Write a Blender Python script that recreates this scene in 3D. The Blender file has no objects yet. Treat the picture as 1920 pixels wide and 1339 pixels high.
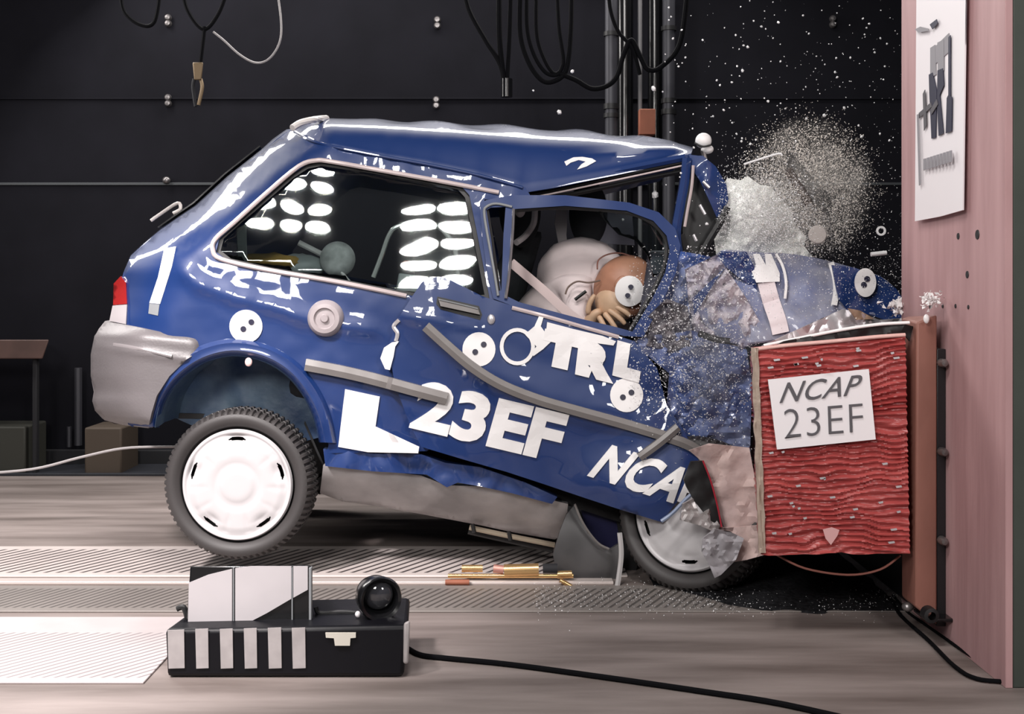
import bpy, bmesh, math, random
from mathutils import Vector, Matrix, noise
from mathutils.geometry import delaunay_2d_cdt
random.seed(7)
S = bpy.context.scene
COL = S.collection
# ------------------------------------------------------------------ camera
CAMD, F, H, HY = 4.2, 2218.0, 1.06, 535.0      # distance to the car's side, focal length in px, eye height, horizon row
cam = bpy.data.cameras.new('camera'); co = bpy.data.objects.new('camera', cam); COL.objects.link(co)
co.location = (0, -CAMD, H); co.rotation_euler = (math.pi/2, 0, 0)
cam.sensor_width = 36; cam.lens = F/1920*36; cam.shift_y = -(669.5-HY)/1920
cam.clip_start = 0.05; cam.clip_end = 100
S.camera = co
S.view_settings.view_transform = 'Standard'; S.view_settings.look = 'None'
S.view_settings.exposure = 0.25; S.view_settings.gamma = 1; S.view_settings.use_curve_mapping = False
# ------------------------------------------------------------------ world + lights
w = bpy.data.worlds.new('world'); S.world = w; w.use_nodes = True
w.node_tree.nodes['Background'].inputs[0].default_value = (.55, .6, .7, 1)
w.node_tree.nodes['Background'].inputs[1].default_value = .06
def area(name, loc, target, sx, sy, power, col=(1, .96, .93)):
    l = bpy.data.lights.new(name, 'AREA'); l.shape = 'ELLIPSE' if sx < .3 else 'RECTANGLE'; l.size = sx; l.size_y = sy
    l.energy = power; l.color = col
    o = bpy.data.objects.new(name, l); COL.objects.link(o); o.location = loc
    d = Vector(target)-Vector(loc); o.rotation_euler = d.to_track_quat('-Z', 'Y').to_euler()
    return o
def bank(loc, target, nx, ny, px, pz, sx, sz, power):      # one lamp bank: a frame of small flood lamps
    d = (Vector(target)-Vector(loc)).normalized(); q = d.to_track_quat('-Z', 'Y')
    for i in range(nx):
        for j in range(ny):
            if nx == 3 and i == 0 and j == ny-1: continue
            off = q @ Vector(((i-(nx-1)/2)*px, (j-(ny-1)/2)*pz, 0))
            area('hall_lamp', Vector(loc)+off, Vector(target)+off, sx, sz, power)
bank((-1.02, -2.25, 3.9), (-.85, .1, 1.35), 3, 5, .185, .10, .15, .055, 2.6)
bank((-.07, -2.3, 3.55), (-.28, .1, 1.22), 2, 5, .25, .09, .23, .055, 3.4)
area('rim_lamp', (-3.4, 1.7, 2.3), (-1.3, .8, .9), .3, 1.2, 26)
area('overhead_lamp', (-.1, 2.3, 3.35), (-.3, .6, 1.0), 3.4, .4, 75)
area('rear_overhead_lamp', (-2.7, 2.0, 3.1), (-1.3, .8, 1.3), 1.4, .4, 34)
area('key_lamp', (-1.8, -5.2, 2.9), (0.2, 0, .7), 1.0, 1.0, 105)
area('side_lamp', (2.0, -5.0, 2.6), (.9, 0, .8), .8, .8, 60)
sp = bpy.data.lights.new('floor_spot', 'SPOT'); sp.energy = 1150; sp.spot_size = math.radians(42); sp.spot_blend = .55; sp.shadow_soft_size = .25; sp.color = (1, .93, .92)
so = bpy.data.objects.new('floor_spot', sp); COL.objects.link(so); so.location = (-2.2, -2.6, 3.6)
so.rotation_euler = (Vector((-1.5, -.2, 0))-so.location).to_track_quat('-Z', 'Y').to_euler()

# ------------------------------------------------------------------ materials
def mat(name, col, rough=.5, metal=0, coat=0, bump=0, bscale=20, var=0, vscale=6, col2=None, alpha=1, spec=.5):
    m = bpy.data.materials.new(name); m.use_nodes = True; nt = m.node_tree; b = nt.nodes['Principled BSDF']
    b.inputs['Base Color'].default_value = (*col, 1); b.inputs['Roughness'].default_value = rough
    b.inputs['Metallic'].default_value = metal; b.inputs['Coat Weight'].default_value = coat
    b.inputs['Coat Roughness'].default_value = .04; b.inputs['Specular IOR Level'].default_value = spec
    b.inputs['Alpha'].default_value = alpha
    tc = nt.nodes.new('ShaderNodeTexCoord')
    if var or col2:
        n = nt.nodes.new('ShaderNodeTexNoise'); n.inputs['Scale'].default_value = vscale; n.inputs['Detail'].default_value = 6
        nt.links.new(tc.outputs['Object'], n.inputs['Vector'])
        r = nt.nodes.new('ShaderNodeValToRGB'); r.color_ramp.elements[0].position = .5-.5*max(var, .01)*0-.18; r.color_ramp.elements[1].position = .68
        c2 = col2 or tuple(c*(1-var) for c in col)
        r.color_ramp.elements[0].color = (*c2, 1); r.color_ramp.elements[1].color = (*col, 1)
        nt.links.new(n.outputs['Fac'], r.inputs['Fac']); nt.links.new(r.outputs['Color'], b.inputs['Base Color'])
    if bump:
        n2 = nt.nodes.new('ShaderNodeTexNoise'); n2.inputs['Scale'].default_value = bscale; n2.inputs['Detail'].default_value = 5
        nt.links.new(tc.outputs['Object'], n2.inputs['Vector'])
        bp = nt.nodes.new('ShaderNodeBump'); bp.inputs['Strength'].default_value = bump; bp.inputs['Distance'].default_value = .01
        nt.links.new(n2.outputs['Fac'], bp.inputs['Height']); nt.links.new(bp.outputs['Normal'], b.inputs['Normal'])
    return m
def stretched(m, sc):                 # stretch every noise in a material along an axis
    nt = m.node_tree
    tc = [n for n in nt.nodes if n.type == 'TEX_COORD'][0]
    for n in [n for n in nt.nodes if n.type == 'TEX_NOISE']:
        mp = nt.nodes.new('ShaderNodeMapping'); mp.inputs['Scale'].default_value = sc
        nt.links.new(tc.outputs['Object'], mp.inputs['Vector']); nt.links.new(mp.outputs['Vector'], n.inputs['Vector'])
    return m
BLUE = mat('blue_paint', (.0036, .026, .130), .5, 0, 1.0, bump=.05, bscale=7, spec=.5)
BLUED = mat('dusty_blue_paint', (.016, .06, .26), .4, .1, .6, bump=.5, bscale=24, col2=(.22, .25, .38), vscale=9)
BLUEG = mat('grey_dusty_paint', (.12, .15, .30), .5, .1, .3, bump=.5, bscale=20, col2=(.32, .32, .38), vscale=7)
WHITE = mat('white_vinyl', (.85, .83, .83), .45)
BLACK = mat('black_rubber', (.008, .008, .009), .5)
BLACKG = mat('black_gloss', (.006, .006, .007), .2)
DARK = mat('dark_interior', (.012, .012, .015), .8)
BUMP = mat('grey_bumper_plastic', (.145, .132, .136), .42, var=.15, vscale=4, bump=.1, bscale=120)
MOULD = mat('grey_moulding', (.19, .175, .17), .4)
TRIM = mat('pale_trim_and_sheen', (.55, .46, .46), .3)  # pale trim; on the black window rubber the tone paints its shine
TYRE = mat('tyre_rubber', (.052, .047, .047), .55, var=.3, vscale=3)
HUB = mat('hubcap_white', (.52, .50, .51), .35)
STEEL = mat('bare_steel', (.30, .28, .28), .35, .8, var=.4, vscale=5, bump=.2)
UNDER = mat('grey_underseal', (.5, .47, .47), .45, .2, var=.55, vscale=3.5, bump=.3, bscale=14)
LINER = mat('dark_grey_plastic', (.085, .082, .085), .5, var=.5, vscale=6)
WELL = mat('dirty_wheel_well', (.02, .05, .13), .5, col2=(.11, .17, .24), vscale=7, bump=.4)
RED = stretched(mat('red_crushed_cladding', (.42, .075, .07), .30, bump=.9, bscale=9, col2=(.26, .035, .035), vscale=5), (1, 1, 7))
TAN = mat('tan_foil', (.42, .33, .27), .4, .3, bump=.5)
FOIL = mat('silver_foil', (.66, .64, .66), .38, .6, bump=.5, bscale=10)
PLY = stretched(mat('pink_stained_plywood', (.49, .30, .305), .6, bump=.15, bscale=18, col2=(.36, .205, .21), vscale=4), (1, 3, .35))
BROWN = stretched(mat('brown_plywood', (.29, .125, .095), .6, bump=.2, col2=(.20, .08, .06), vscale=5), (1, 3, .5))
GREEN = mat('grey_green_concrete', (.048, .056, .047), .8, var=.2)
PAPER = mat('white_paper', (.80, .76, .78), .6)
INKG = mat('grey_ink', (.09, .085, .095), .6)
INKD = mat('navy_ink', (.02, .02, .045), .5)
INKL = mat('faded_ink', (.26, .25, .27), .6)
SKINB = mat('brown_vinyl_skin', (.46, .22, .14), .5, var=.25, vscale=12)
SKINT = mat('tan_vinyl_skin', (.66, .44, .29), .5, var=.25, vscale=14)
SUIT = mat('pale_dummy_suit', (.72, .62, .62), .7, var=.12, vscale=9, bump=.2)
BELT = mat('pale_webbing', (.62, .50, .49), .7)
SEAT = mat('dark_seat_cloth', (.03, .03, .036), .85, var=.4, vscale=10)
GREYP = mat('grey_plastic', (.22, .23, .24), .5)
YEL = mat('yellow_cloth', (.45, .26, .06), .8, var=.5, vscale=12)
CHIP = mat('pale_glass_chip', (.75, .75, .76), .25)
REDL = mat('red_lamp_lens', (.35, .02, .02), .15, coat=1)
BRASS = mat('brass', (.75, .48, .22), .25, .85)
RUST = mat('rusty_orange', (.34, .11, .06), .7, var=.4)
CABLE = mat('black_cable', (.003, .003, .004), .85, spec=.1)
CABLEG = mat('grey_cable', (.30, .28, .28), .5)
CABLER = mat('brown_cord', (.22, .08, .06), .5)
POLE = mat('grey_painted_pole', (.05, .05, .06), .5, .3)
SAND = mat('pink_beige_filler', (.62, .47, .44), .75, bump=.6, col2=(.5, .38, .37), vscale=8)
WALLM = mat('dark_panel_wall', (.0098, .0096, .0135), .8, var=.3, vscale=2.5, spec=.1)
FLOORM = stretched(mat('worn_concrete', (.29, .245, .23), .6, bump=.25, bscale=9, col2=(.125, .10, .09), vscale=3.2), (.35, 2.2, 1))
DEEP = mat('dark_back_floor', (.035, .035, .045), .7, var=.3)
def glassm(name, rough=.0, ior=1.5, tint=(.86, .91, .90), dens=.1):
    m = bpy.data.materials.new(name); m.use_nodes = True; nt = m.node_tree; nt.nodes.clear()
    out = nt.nodes.new('ShaderNodeOutputMaterial'); t = nt.nodes.new('ShaderNodeBsdfTransparent'); t.inputs[0].default_value = (*tint, 1)
    g = nt.nodes.new('ShaderNodeBsdfGlossy'); g.inputs['Roughness'].default_value = rough
    f = nt.nodes.new('ShaderNodeFresnel'); f.inputs[0].default_value = ior
    mx = nt.nodes.new('ShaderNodeMixShader')
    nt.links.new(f.outputs[0], mx.inputs[0]); nt.links.new(t.outputs[0], mx.inputs[1]); nt.links.new(g.outputs[0], mx.inputs[2])
    nt.links.new(mx.outputs[0], out.inputs[0]); return m
GLASS = glassm('window_glass', .02, 1.6)
def crazed():
    m = bpy.data.materials.new('crazed_glass'); m.use_nodes = True; nt = m.node_tree; b = nt.nodes['Principled BSDF']
    b.inputs['Roughness'].default_value = .3
    tc = nt.nodes.new('ShaderNodeTexCoord'); v = nt.nodes.new('ShaderNodeTexVoronoi'); v.feature = 'DISTANCE_TO_EDGE'; v.inputs['Scale'].default_value = 150
    nt.links.new(tc.outputs['Object'], v.inputs['Vector'])
    r = nt.nodes.new('ShaderNodeValToRGB'); r.color_ramp.elements[0].position = .0; r.color_ramp.elements[1].position = .22
    r.color_ramp.elements[0].color = (.95, .94, .91, 1); r.color_ramp.elements[1].color = (.58, .61, .58, 1)
    nt.links.new(v.outputs['Distance'], r.inputs['Fac']); nt.links.new(r.outputs['Color'], b.inputs['Base Color'])
    n = nt.nodes.new('ShaderNodeTexNoise'); n.inputs['Scale'].default_value = 7; nt.links.new(tc.outputs['Object'], n.inputs['Vector'])
    r2 = nt.nodes.new('ShaderNodeMapRange'); r2.inputs[1].default_value = .35; r2.inputs[2].default_value = .6; r2.inputs[3].default_value = .8; r2.inputs[4].default_value = 1
    nt.links.new(n.outputs['Fac'], r2.inputs[0]); nt.links.new(r2.outputs[0], b.inputs['Alpha'])
    return m
CRAZED = crazed()
def gratingm(name, light, dark, pitch, skew, duty, y0, y1, rough=.35, metal=.2):
    m = mat(name, light, rough, metal, var=.2, vscale=3); nt = m.node_tree; b = nt.nodes['Principled BSDF']
    tc = nt.nodes.new('ShaderNodeTexCoord'); sx = nt.nodes.new('ShaderNodeSeparateXYZ'); nt.links.new(tc.outputs['Object'], sx.inputs[0])
    def M(op, a, b_=None):
        n = nt.nodes.new('ShaderNodeMath'); n.operation = op
        for i, q in enumerate((a, b_)):
            if q is None: continue
            if isinstance(q, (int, float)): n.inputs[i].default_value = q
            else: nt.links.new(q, n.inputs[i])
        return n.outputs[0]
    u = M('FRACT', M('DIVIDE', M('SUBTRACT', sx.outputs['X'], M('MULTIPLY', sx.outputs['Y'], skew)), pitch))
    k = M('MULTIPLY', M('LESS_THAN', u, duty), M('MULTIPLY', M('GREATER_THAN', sx.outputs['Y'], y0), M('LESS_THAN', sx.outputs['Y'], y1)))
    mx = nt.nodes.new('ShaderNodeMix'); mx.data_type = 'RGBA'; mx.inputs[7].default_value = (*dark, 1)
    src = b.inputs['Base Color'].links[0].from_socket
    nt.links.new(k, mx.inputs[0]); nt.links.new(src, mx.inputs[6]); nt.links.new(mx.outputs[2], b.inputs['Base Color'])
    return m

# ------------------------------------------------------------------ helpers
def P(px, py, Y):
    s = F/(Y+CAMD); return Vector(((px-960)/s, Y, H-(py-HY)/s))
def props(o, label=None, cat=None, group=None, kind=None):
    if label: o['label'] = label
    if cat: o['category'] = cat
    if group: o['group'] = group
    if kind: o['kind'] = kind
    return o
def mk(name, vs, fs, m, parent=None, smooth=True, sharp=35, **kw):
    me = bpy.data.meshes.new(name); me.from_pydata([tuple(v) for v in vs], [], fs)
    bm = bmesh.new(); bm.from_mesh(me); bmesh.ops.recalc_face_normals(bm, faces=bm.faces); bm.to_mesh(me); bm.free()
    if smooth:
        for p in me.polygons: p.use_smooth = True
        me.set_sharp_from_angle(angle=math.radians(sharp))
    me.materials.append(m)
    o = bpy.data.objects.new(name, me); COL.objects.link(o)
    if parent:
        o.parent = parent
        o.matrix_parent_inverse = Matrix.Translation(parent_world(parent)).inverted()
    return props(o, **kw)
def parent_world(p):
    return Vector((0, 0, 0)) if p.parent else Vector(p.location)
def empty(name, loc, **kw):
    o = bpy.data.objects.new(name, None); COL.objects.link(o); o.location = loc; o.empty_display_size = .1
    return props(o, **kw)
def cr(pts, n=6, closed=False):
    pts = [Vector(p) for p in pts]; out = []; N = len(pts)
    rng = range(N if closed else N-1)
    for i in rng:
        g = lambda k: pts[k % N] if closed else pts[max(0, min(N-1, k))]
        p0, p1, p2, p3 = g(i-1), g(i), g(i+1), g(i+2)
        for j in range(n):
            t = j/n
            out.append(.5*((2*p1)+(p2-p0)*t+(2*p0-5*p1+4*p2-p3)*t*t+(3*p1-p0-3*p2+p3)*t**3))
    if not closed: out.append(pts[-1])
    return out
def inside(x, y, poly):
    c = False; j = len(poly)-1
    for i in range(len(poly)):
        xi, yi = poly[i][0], poly[i][1]; xj, yj = poly[j][0], poly[j][1]
        if (yi > y) != (yj > y) and x < (xj-xi)*(y-yi)/(yj-yi)+xi: c = not c
        j = i
    return c
def dens(poly, step):
    out = []
    for i in range(len(poly)):
        a, b = Vector(poly[i][:2]), Vector(poly[(i+1) % len(poly)][:2]); k = max(1, int((b-a).length/step))
        for j in range(k): out.append(a.lerp(b, j/k))
    return out
def tri(outline, holes=(), g=14):
    ol = dens(outline, g); hs = [dens(h, g) for h in holes]
    vs = list(ol); es = [(i, (i+1) % len(ol)) for i in range(len(ol))]
    for h in hs:
        b = len(vs); vs += h; es += [(b+i, b+(i+1) % len(h)) for i in range(len(h))]
    x0 = min(v.x for v in ol); x1 = max(v.x for v in ol); y0 = min(v.y for v in ol); y1 = max(v.y for v in ol)
    bd = list(vs); r = 0; y = y0+g*.5
    while y < y1:
        x = x0+g*(.5 if r % 2 else 0)
        while x < x1:
            if inside(x, y, ol) and not any(inside(x, y, h) for h in hs) and min((x-b.x)**2+(y-b.y)**2 for b in bd) > (g*.45)**2:
                vs.append(Vector((x, y)))
            x += g
        y += g*.87; r += 1
    V, E, Fc, *_ = delaunay_2d_cdt(vs, es, [], 0, 1e-4)
    fs = []
    for f in Fc:
        c = sum((V[i] for i in f), Vector((0, 0)))/len(f)
        if inside(c.x, c.y, ol) and not any(inside(c.x, c.y, h) for h in hs): fs.append(tuple(f))
    return V, fs
def thick(pts, fs, t):
    """give a sheet real thickness: t is an offset vector or a float away from the viewer (+Y)"""
    n = len(pts); tv = Vector((0, t, 0)) if isinstance(t, (int, float)) else Vector(t)
    vs = list(pts)+[p+tv for p in pts]; ff = list(fs)+[tuple(i+n for i in reversed(f)) for f in fs]
    cnt = {}
    for f in fs:
        for i in range(len(f)):
            a, b = f[i], f[(i+1) % len(f)]; cnt[(a, b)] = cnt.get((a, b), 0)+1
    for (a, b) in list(cnt):
        if (b, a) not in cnt: ff.append((b, a, a+n, b+n))
    return vs, ff
def panel(name, outline, fn, t, m, parent=None, holes=(), g=14, smooth=True, **kw):
    V, fs = tri(outline, holes, g)
    f = fn if callable(fn) else (lambda x, y: fn)
    vs, ff = thick([P(v.x, v.y, f(v.x, v.y)) for v in V], fs, t)
    return mk(name, vs, ff, m, parent, smooth, **kw)
def tube(name, pts, r, m, parent=None, seg=8, n=5, closed=False, raw=False, **kw):
    pts = [Vector(p) for p in pts] if raw else cr(pts, n, closed)
    vs, fs = tube_geo(pts, r, seg, closed)
    return mk(name, vs, fs, m, parent, **kw)
def tube_geo(pts, r, seg=8, closed=False, base=0):
    vs = []; fs = []; N = len(pts); up = Vector((.13, .91, .27))
    for i, p in enumerate(pts):
        a = pts[(i-1) % N] if closed else pts[max(0, i-1)]; b = pts[(i+1) % N] if closed else pts[min(N-1, i+1)]
        d = (b-a).normalized() if (b-a).length > 1e-9 else Vector((1, 0, 0))
        u = (up-d*up.dot(d)).normalized(); v = d.cross(u)
        rr = r(i/(N-1)) if callable(r) else r
        for k in range(seg):
            an = 2*math.pi*k/seg; vs.append(p+u*math.cos(an)*rr+v*math.sin(an)*rr)
    for i in range(N if closed else N-1):
        for k in range(seg):
            a = i*seg+k; b = i*seg+(k+1) % seg; c = ((i+1) % N)*seg+(k+1) % seg; d = ((i+1) % N)*seg+k
            fs.append((base+a, base+b, base+c, base+d))
    if not closed:
        fs.append(tuple(base+k for k in reversed(range(seg)))); fs.append(tuple(base+(N-1)*seg+k for k in range(seg)))
    return vs, fs
def grid_geo(rows):
    n = len(rows[0]); vs = [p for r in rows for p in r]; fs = []
    for i in range(len(rows)-1):
        for j in range(n-1):
            fs.append((i*n+j, i*n+j+1, (i+1)*n+j+1, (i+1)*n+j))
    return vs, fs
def sheet(name, rows, t, m, parent=None, **kw):
    vs, fs = grid_geo(rows); vs, fs = thick(vs, fs, t); return mk(name, vs, fs, m, parent, **kw)
def box(name, lo, hi, m, parent=None, bev=.006, disp=None, nx=1, ny=1, nz=1, rot=None, **kw):
    c8 = [Vector((lo[0] if not i & 1 else hi[0], lo[1] if not i & 2 else hi[1], lo[2] if not i & 4 else hi[2])) for i in range(8)]
    return hexa(name, c8, m, parent, bev, disp, nx, ny, nz, rot, **kw)
def hexa(name, c, m, parent=None, bev=.006, disp=None, nx=1, ny=1, nz=1, rot=None, **kw):
    """a box with 8 free corners (bit0 = x, bit1 = y, bit2 = z), each face a grid"""
    def T(u, v, w_):
        p = Vector((0, 0, 0))
        for i in range(8):
            p += c[i]*((u if i & 1 else 1-u)*(v if i & 2 else 1-v)*(w_ if i & 4 else 1-w_))
        return p
    idx = {}; vs = []; fs = []
    def g(i, j, k):
        if (i, j, k) not in idx:
            p = T(i/nx, j/ny, k/nz); idx[(i, j, k)] = len(vs); vs.append(disp(p, i/nx, j/ny, k/nz) if disp else p)
        return idx[(i, j, k)]
    for i in range(nx):
        for j in range(ny):
            for k in (0, nz): fs.append((g(i, j, k), g(i+1, j, k), g(i+1, j+1, k), g(i, j+1, k)))
    for i in range(nx):
        for k in range(nz):
            for j in (0, ny): fs.append((g(i, j, k), g(i+1, j, k), g(i+1, j, k+1), g(i, j, k+1)))
    for j in range(ny):
        for k in range(nz):
            for i in (0, nx): fs.append((g(i, j, k), g(i, j+1, k), g(i, j+1, k+1), g(i, j, k+1)))
    if rot:
        ce = sum(vs, Vector((0, 0, 0)))/len(vs); vs = [ce+rot @ (v-ce) for v in vs]
    o = mk(name, vs, fs, m, parent, **kw)
    if bev and nx*ny*nz == 1:
        md = o.modifiers.new('bevel', 'BEVEL'); md.width = bev; md.segments = 2
    return o
def lathe_geo(prof, origin, rotm, seg=64, rad=None):
    """prof: list of (r, y); axis = local Y; rad(i_prof, angle, r, y) -> (r, y)"""
    vs = []; fs = []; n = len(prof)
    for k in range(seg):
        an = 2*math.pi*k/seg
        for i, (r, y) in enumerate(prof):
            if rad: r, y = rad(i, an, r, y)
            vs.append(Vector(origin)+rotm @ Vector((r*math.cos(an), y, r*math.sin(an))))
    for k in range(seg):
        for i in range(n-1):
            a = k*n+i; b = ((k+1) % seg)*n+i; fs.append((a, a+1, b+1, b))
    return vs, fs
I3 = Matrix.Identity(3)
def lathe(name, prof, origin, m, parent=None, rotm=I3, seg=48, rad=None, **kw):
    vs, fs = lathe_geo(prof, origin, rotm, seg, rad); return mk(name, vs, fs, m, parent, **kw)
def blob(name, c, r, m, parent=None, rotm=I3, fn=None, nu=28, nv=18, **kw):
    vs = []; fs = []
    for j in range(nv+1):
        th = math.pi*j/nv
        for i in range(nu):
            ph = 2*math.pi*i/nu; d = Vector((math.sin(th)*math.cos(ph), math.sin(th)*math.sin(ph), math.cos(th)))
            q = Vector((d.x*r[0], d.y*r[1], d.z*r[2]))
            if fn: q = fn(d, q)
            vs.append(Vector(c)+rotm @ q)
    for j in range(nv):
        for i in range(nu):
            fs.append((j*nu+i, j*nu+(i+1) % nu, (j+1)*nu+(i+1) % nu, (j+1)*nu+i))
    o = mk(name, vs, fs, m, parent, **kw)
    bm = bmesh.new(); bm.from_mesh(o.data); bmesh.ops.remove_doubles(bm, verts=bm.verts, dist=1e-5)
    bmesh.ops.dissolve_degenerate(bm, dist=1e-6, edges=bm.edges); bm.to_mesh(o.data); bm.free()
    return o
def text_geo(body, bold=0.0, shear=0, spacing=1.0, res=4):
    cu = bpy.data.curves.new('t', 'FONT'); cu.body = body; cu.offset = bold; cu.shear = shear; cu.space_character = spacing; cu.resolution_u = res
    o = bpy.data.objects.new('t', cu); COL.objects.link(o); dg = bpy.context.evaluated_depsgraph_get(); dg.update()
    me = bpy.data.meshes.new_from_object(o.evaluated_get(dg)); bpy.data.objects.remove(o); bpy.data.curves.remove(cu)
    return me
def decal(name, body, o, ux, uy, fn, m, parent, off=.004, bold=.02, shear=0, spacing=1.0, cut=12, **kw):
    """text whose box has its lower-left corner at pixel o, width vector ux and height vector uy, laid on surface fn"""
    me = text_geo(body, bold, shear, spacing)
    xs = [v.co.x for v in me.vertices]; ys = [v.co.y for v in me.vertices]; x0, x1, y0, y1 = min(xs), max(xs), min(ys), max(ys)
    for v in me.vertices:
        a = (v.co.x-x0)/(x1-x0); b = (v.co.y-y0)/(y1-y0)
        v.co = (o[0]+a*ux[0]+b*uy[0], o[1]+a*ux[1]+b*uy[1], 0)
    return lay(name, me, fn, m, parent, off, cut, **kw)
def lay(name, me, fn, m, parent, off=.004, cut=12, **kw):
    bm = bmesh.new(); bm.from_mesh(me); bmesh.ops.remove_doubles(bm, verts=bm.verts, dist=.01)
    xs = [v.co.x for v in bm.verts]; ys = [v.co.y for v in bm.verts]
    for ax, (lo, hi) in enumerate(((min(xs), max(xs)), (min(ys), max(ys)))):
        q = lo+cut
        while q < hi:
            n = Vector((1, 0, 0)) if ax == 0 else Vector((0, 1, 0))
            bmesh.ops.bisect_plane(bm, geom=bm.verts[:]+bm.edges[:]+bm.faces[:], plane_co=n*q, plane_no=n); q += cut
    pts = [P(v.co.x, v.co.y, fn(v.co.x, v.co.y)-off) for v in bm.verts]; bm.verts.index_update()
    fs = [tuple(v.index for v in f.verts) for f in bm.faces]; bm.free(); bpy.data.meshes.remove(me)
    vs, ff = thick(pts, fs, off*.8)
    return mk(name, vs, ff, m, parent, False, **kw)
def patch(name, poly, fn, m, parent, off=.004, g=12, **kw):
    return panel(name, poly, lambda x, y: (fn(x, y) if callable(fn) else fn)-off, max(off*.8, .002), m, parent, g=g, smooth=True, **kw)
def circ(cx, cy, rx, ry=None, n=28, a0=0): 
    ry = ry or rx; return [(cx+rx*math.cos(a0+2*math.pi*i/n), cy+ry*math.sin(a0+2*math.pi*i/n)) for i in range(n)]
def interp(tab, v):
    if v <= tab[0][0]: return tab[0][1]
    for (a, fa), (b, fb) in zip(tab, tab[1:]):
        if v <= b: return fa+(fb-fa)*(v-a)/(b-a)
    return tab[-1][1]
def sst(a, b, v):
    t = max(0, min(1, (v-a)/(b-a))); return t*t*(3-2*t)
def nz(x, y, z=0, s=1.0): return noise.noise(Vector((x*s, y*s, z)))
def ridged(x, y, z, s):
    return 1-2*abs(noise.noise(Vector((x*s, y*s, z))))
def segdist(x, y, pl):
    best = 1e9
    for (ax, ay), (bx, by) in zip(pl, pl[1:]):
        dx, dy = bx-ax, by-ay; t = max(0, min(1, ((x-ax)*dx+(y-ay)*dy)/(dx*dx+dy*dy)))
        best = min(best, math.hypot(x-ax-t*dx, y-ay-t*dy))
    return best
# ================================================================== SETTING
def st(o): o['kind'] = 'structure'; return o
def fy(py): return F*H/(py-HY)-CAMD           # floor depth seen at image row py
st(mk('floor', [(-7, -4, -.0), (7, -4, 0), (7, 2.8, 0), (-7, 2.8, 0)], [(0, 1, 2, 3)], FLOORM, smooth=False))
YW = 2.8
wall = st(box('wall_back', (-7, YW, 0), (7, YW+.15, 4.6), WALLM, bev=0))
# panel seams, as shallow battens across the back wall
for py, h in ((345, .008), (185, .006)):
    z = P(0, py, YW).z
    st(box('trim_1', (-7, YW-.012, z-h), (7, YW, z+h), WALLM if py == 185 else mat('seam_strip', (.045, .05, .055), .6), parent=wall, bev=.002))
# pairs of bright fixing bolts
for i, (px, py) in enumerate(((315, 38), (315, 188), (820, 42), (818, 192), (1562, 40))):
    for d in (-5, 6):
        c = P(px, py+d, YW-.01)
        lathe('wall_bolt', [(.0, -.018), (.014, -.016), (.021, -.004), (.021, .01)], c, STEEL, parent=wall, seg=12)
c = P(312, 338, YW-.02); blob('wall_knob', c, (.025, .02, .022), STEEL, parent=wall, nu=12, nv=8)
kb = st(box('baseboard_back', (-7, YW-.06, 0), (7, YW, .09), DARK, bev=.004))
# dark mat lying in front of the wall
props(box('dark_rubber_mat', (-4.2, fy(893), .0), (-.55, YW-.07, .014), mat('dark_mat', (.02, .022, .03), .6, var=.3), bev=.003),
      'long dark rubber mat on the floor along the back wall', 'mat')
# gratings let into the floor
GR0 = (fy(1090), fy(1028))
props(box('drain_grating', (-4.5, fy(1083), 0), (.42, fy(1028), .008), gratingm('drain_slots', (.72, .64, .61), (.10, .085, .085), .045, .62, .36, fy(1078), fy(1034)), bev=.002),
      'long pale drain grating with slanted slots running under the car', 'grating')
props(box('steel_rail', (-4.5, fy(1097), 0), (P(1150, 0, fy(1095)).x, fy(1090), .012), mat('rail_steel', (.62, .55, .52), .35, .3), bev=.003),
      'thin pale steel rail lying along the near side of the grating', 'rail')
props(box('tow_track', (-4.5, fy(1149), 0), (1.285, fy(1101), .006), gratingm('tow_track_plate', (.24, .215, .20), (.085, .075, .07), .030, .5, .38, fy(1143), fy(1107), .5, .1), bev=.002),
      'dark ribbed floor track from the left edge to the crash barrier', 'floor track')
props(box('tread_plate', (-3.2, fy(1283), 0), (P(318, 0, fy(1230)).x, fy(1160), .006), gratingm('tread_plate_steel', (.58, .52, .52), (.26, .23, .235), .032, .8, .3, fy(1275), fy(1190), .4, .1), bev=.002),
      'bright ribbed steel tread plate on the floor left of the camera case', 'floor plate')
# black debris under the front of the car, also painting the block's shadow
def dbz(x, y): return 0
rows = []
for i in range(26):
    r = []
    for j in range(14):
        u = i/25; v = j/13; x = .50+u*.78; ya = -.37*sst(-.1, .45, u)-.0; y = ya+v*(.67-ya)
        e = min(u, 1-u, v, 1-v)
        r.append(Vector((x+.03*nz(u*9, v*9, 1), y+(.05*nz(u*6, v*6, 3) if 0 < v < 1 else .03*nz(u*9, 0, 5)), .008+min(e*5, 1)*.014*(1+nz(u*12, v*12, 2)))))
    rows.append(r)
props(sheet('grit_and_shade', rows, (0, 0, -.008), mat('grit_shade_black', (.007, .007, .008), .9, bump=.8, bscale=60, col2=(.022, .022, .025), vscale=60, spec=.1)),
      'black grit with painted shadow on the floor beneath the red block and front wheel', 'grit', kind='stuff')

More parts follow.
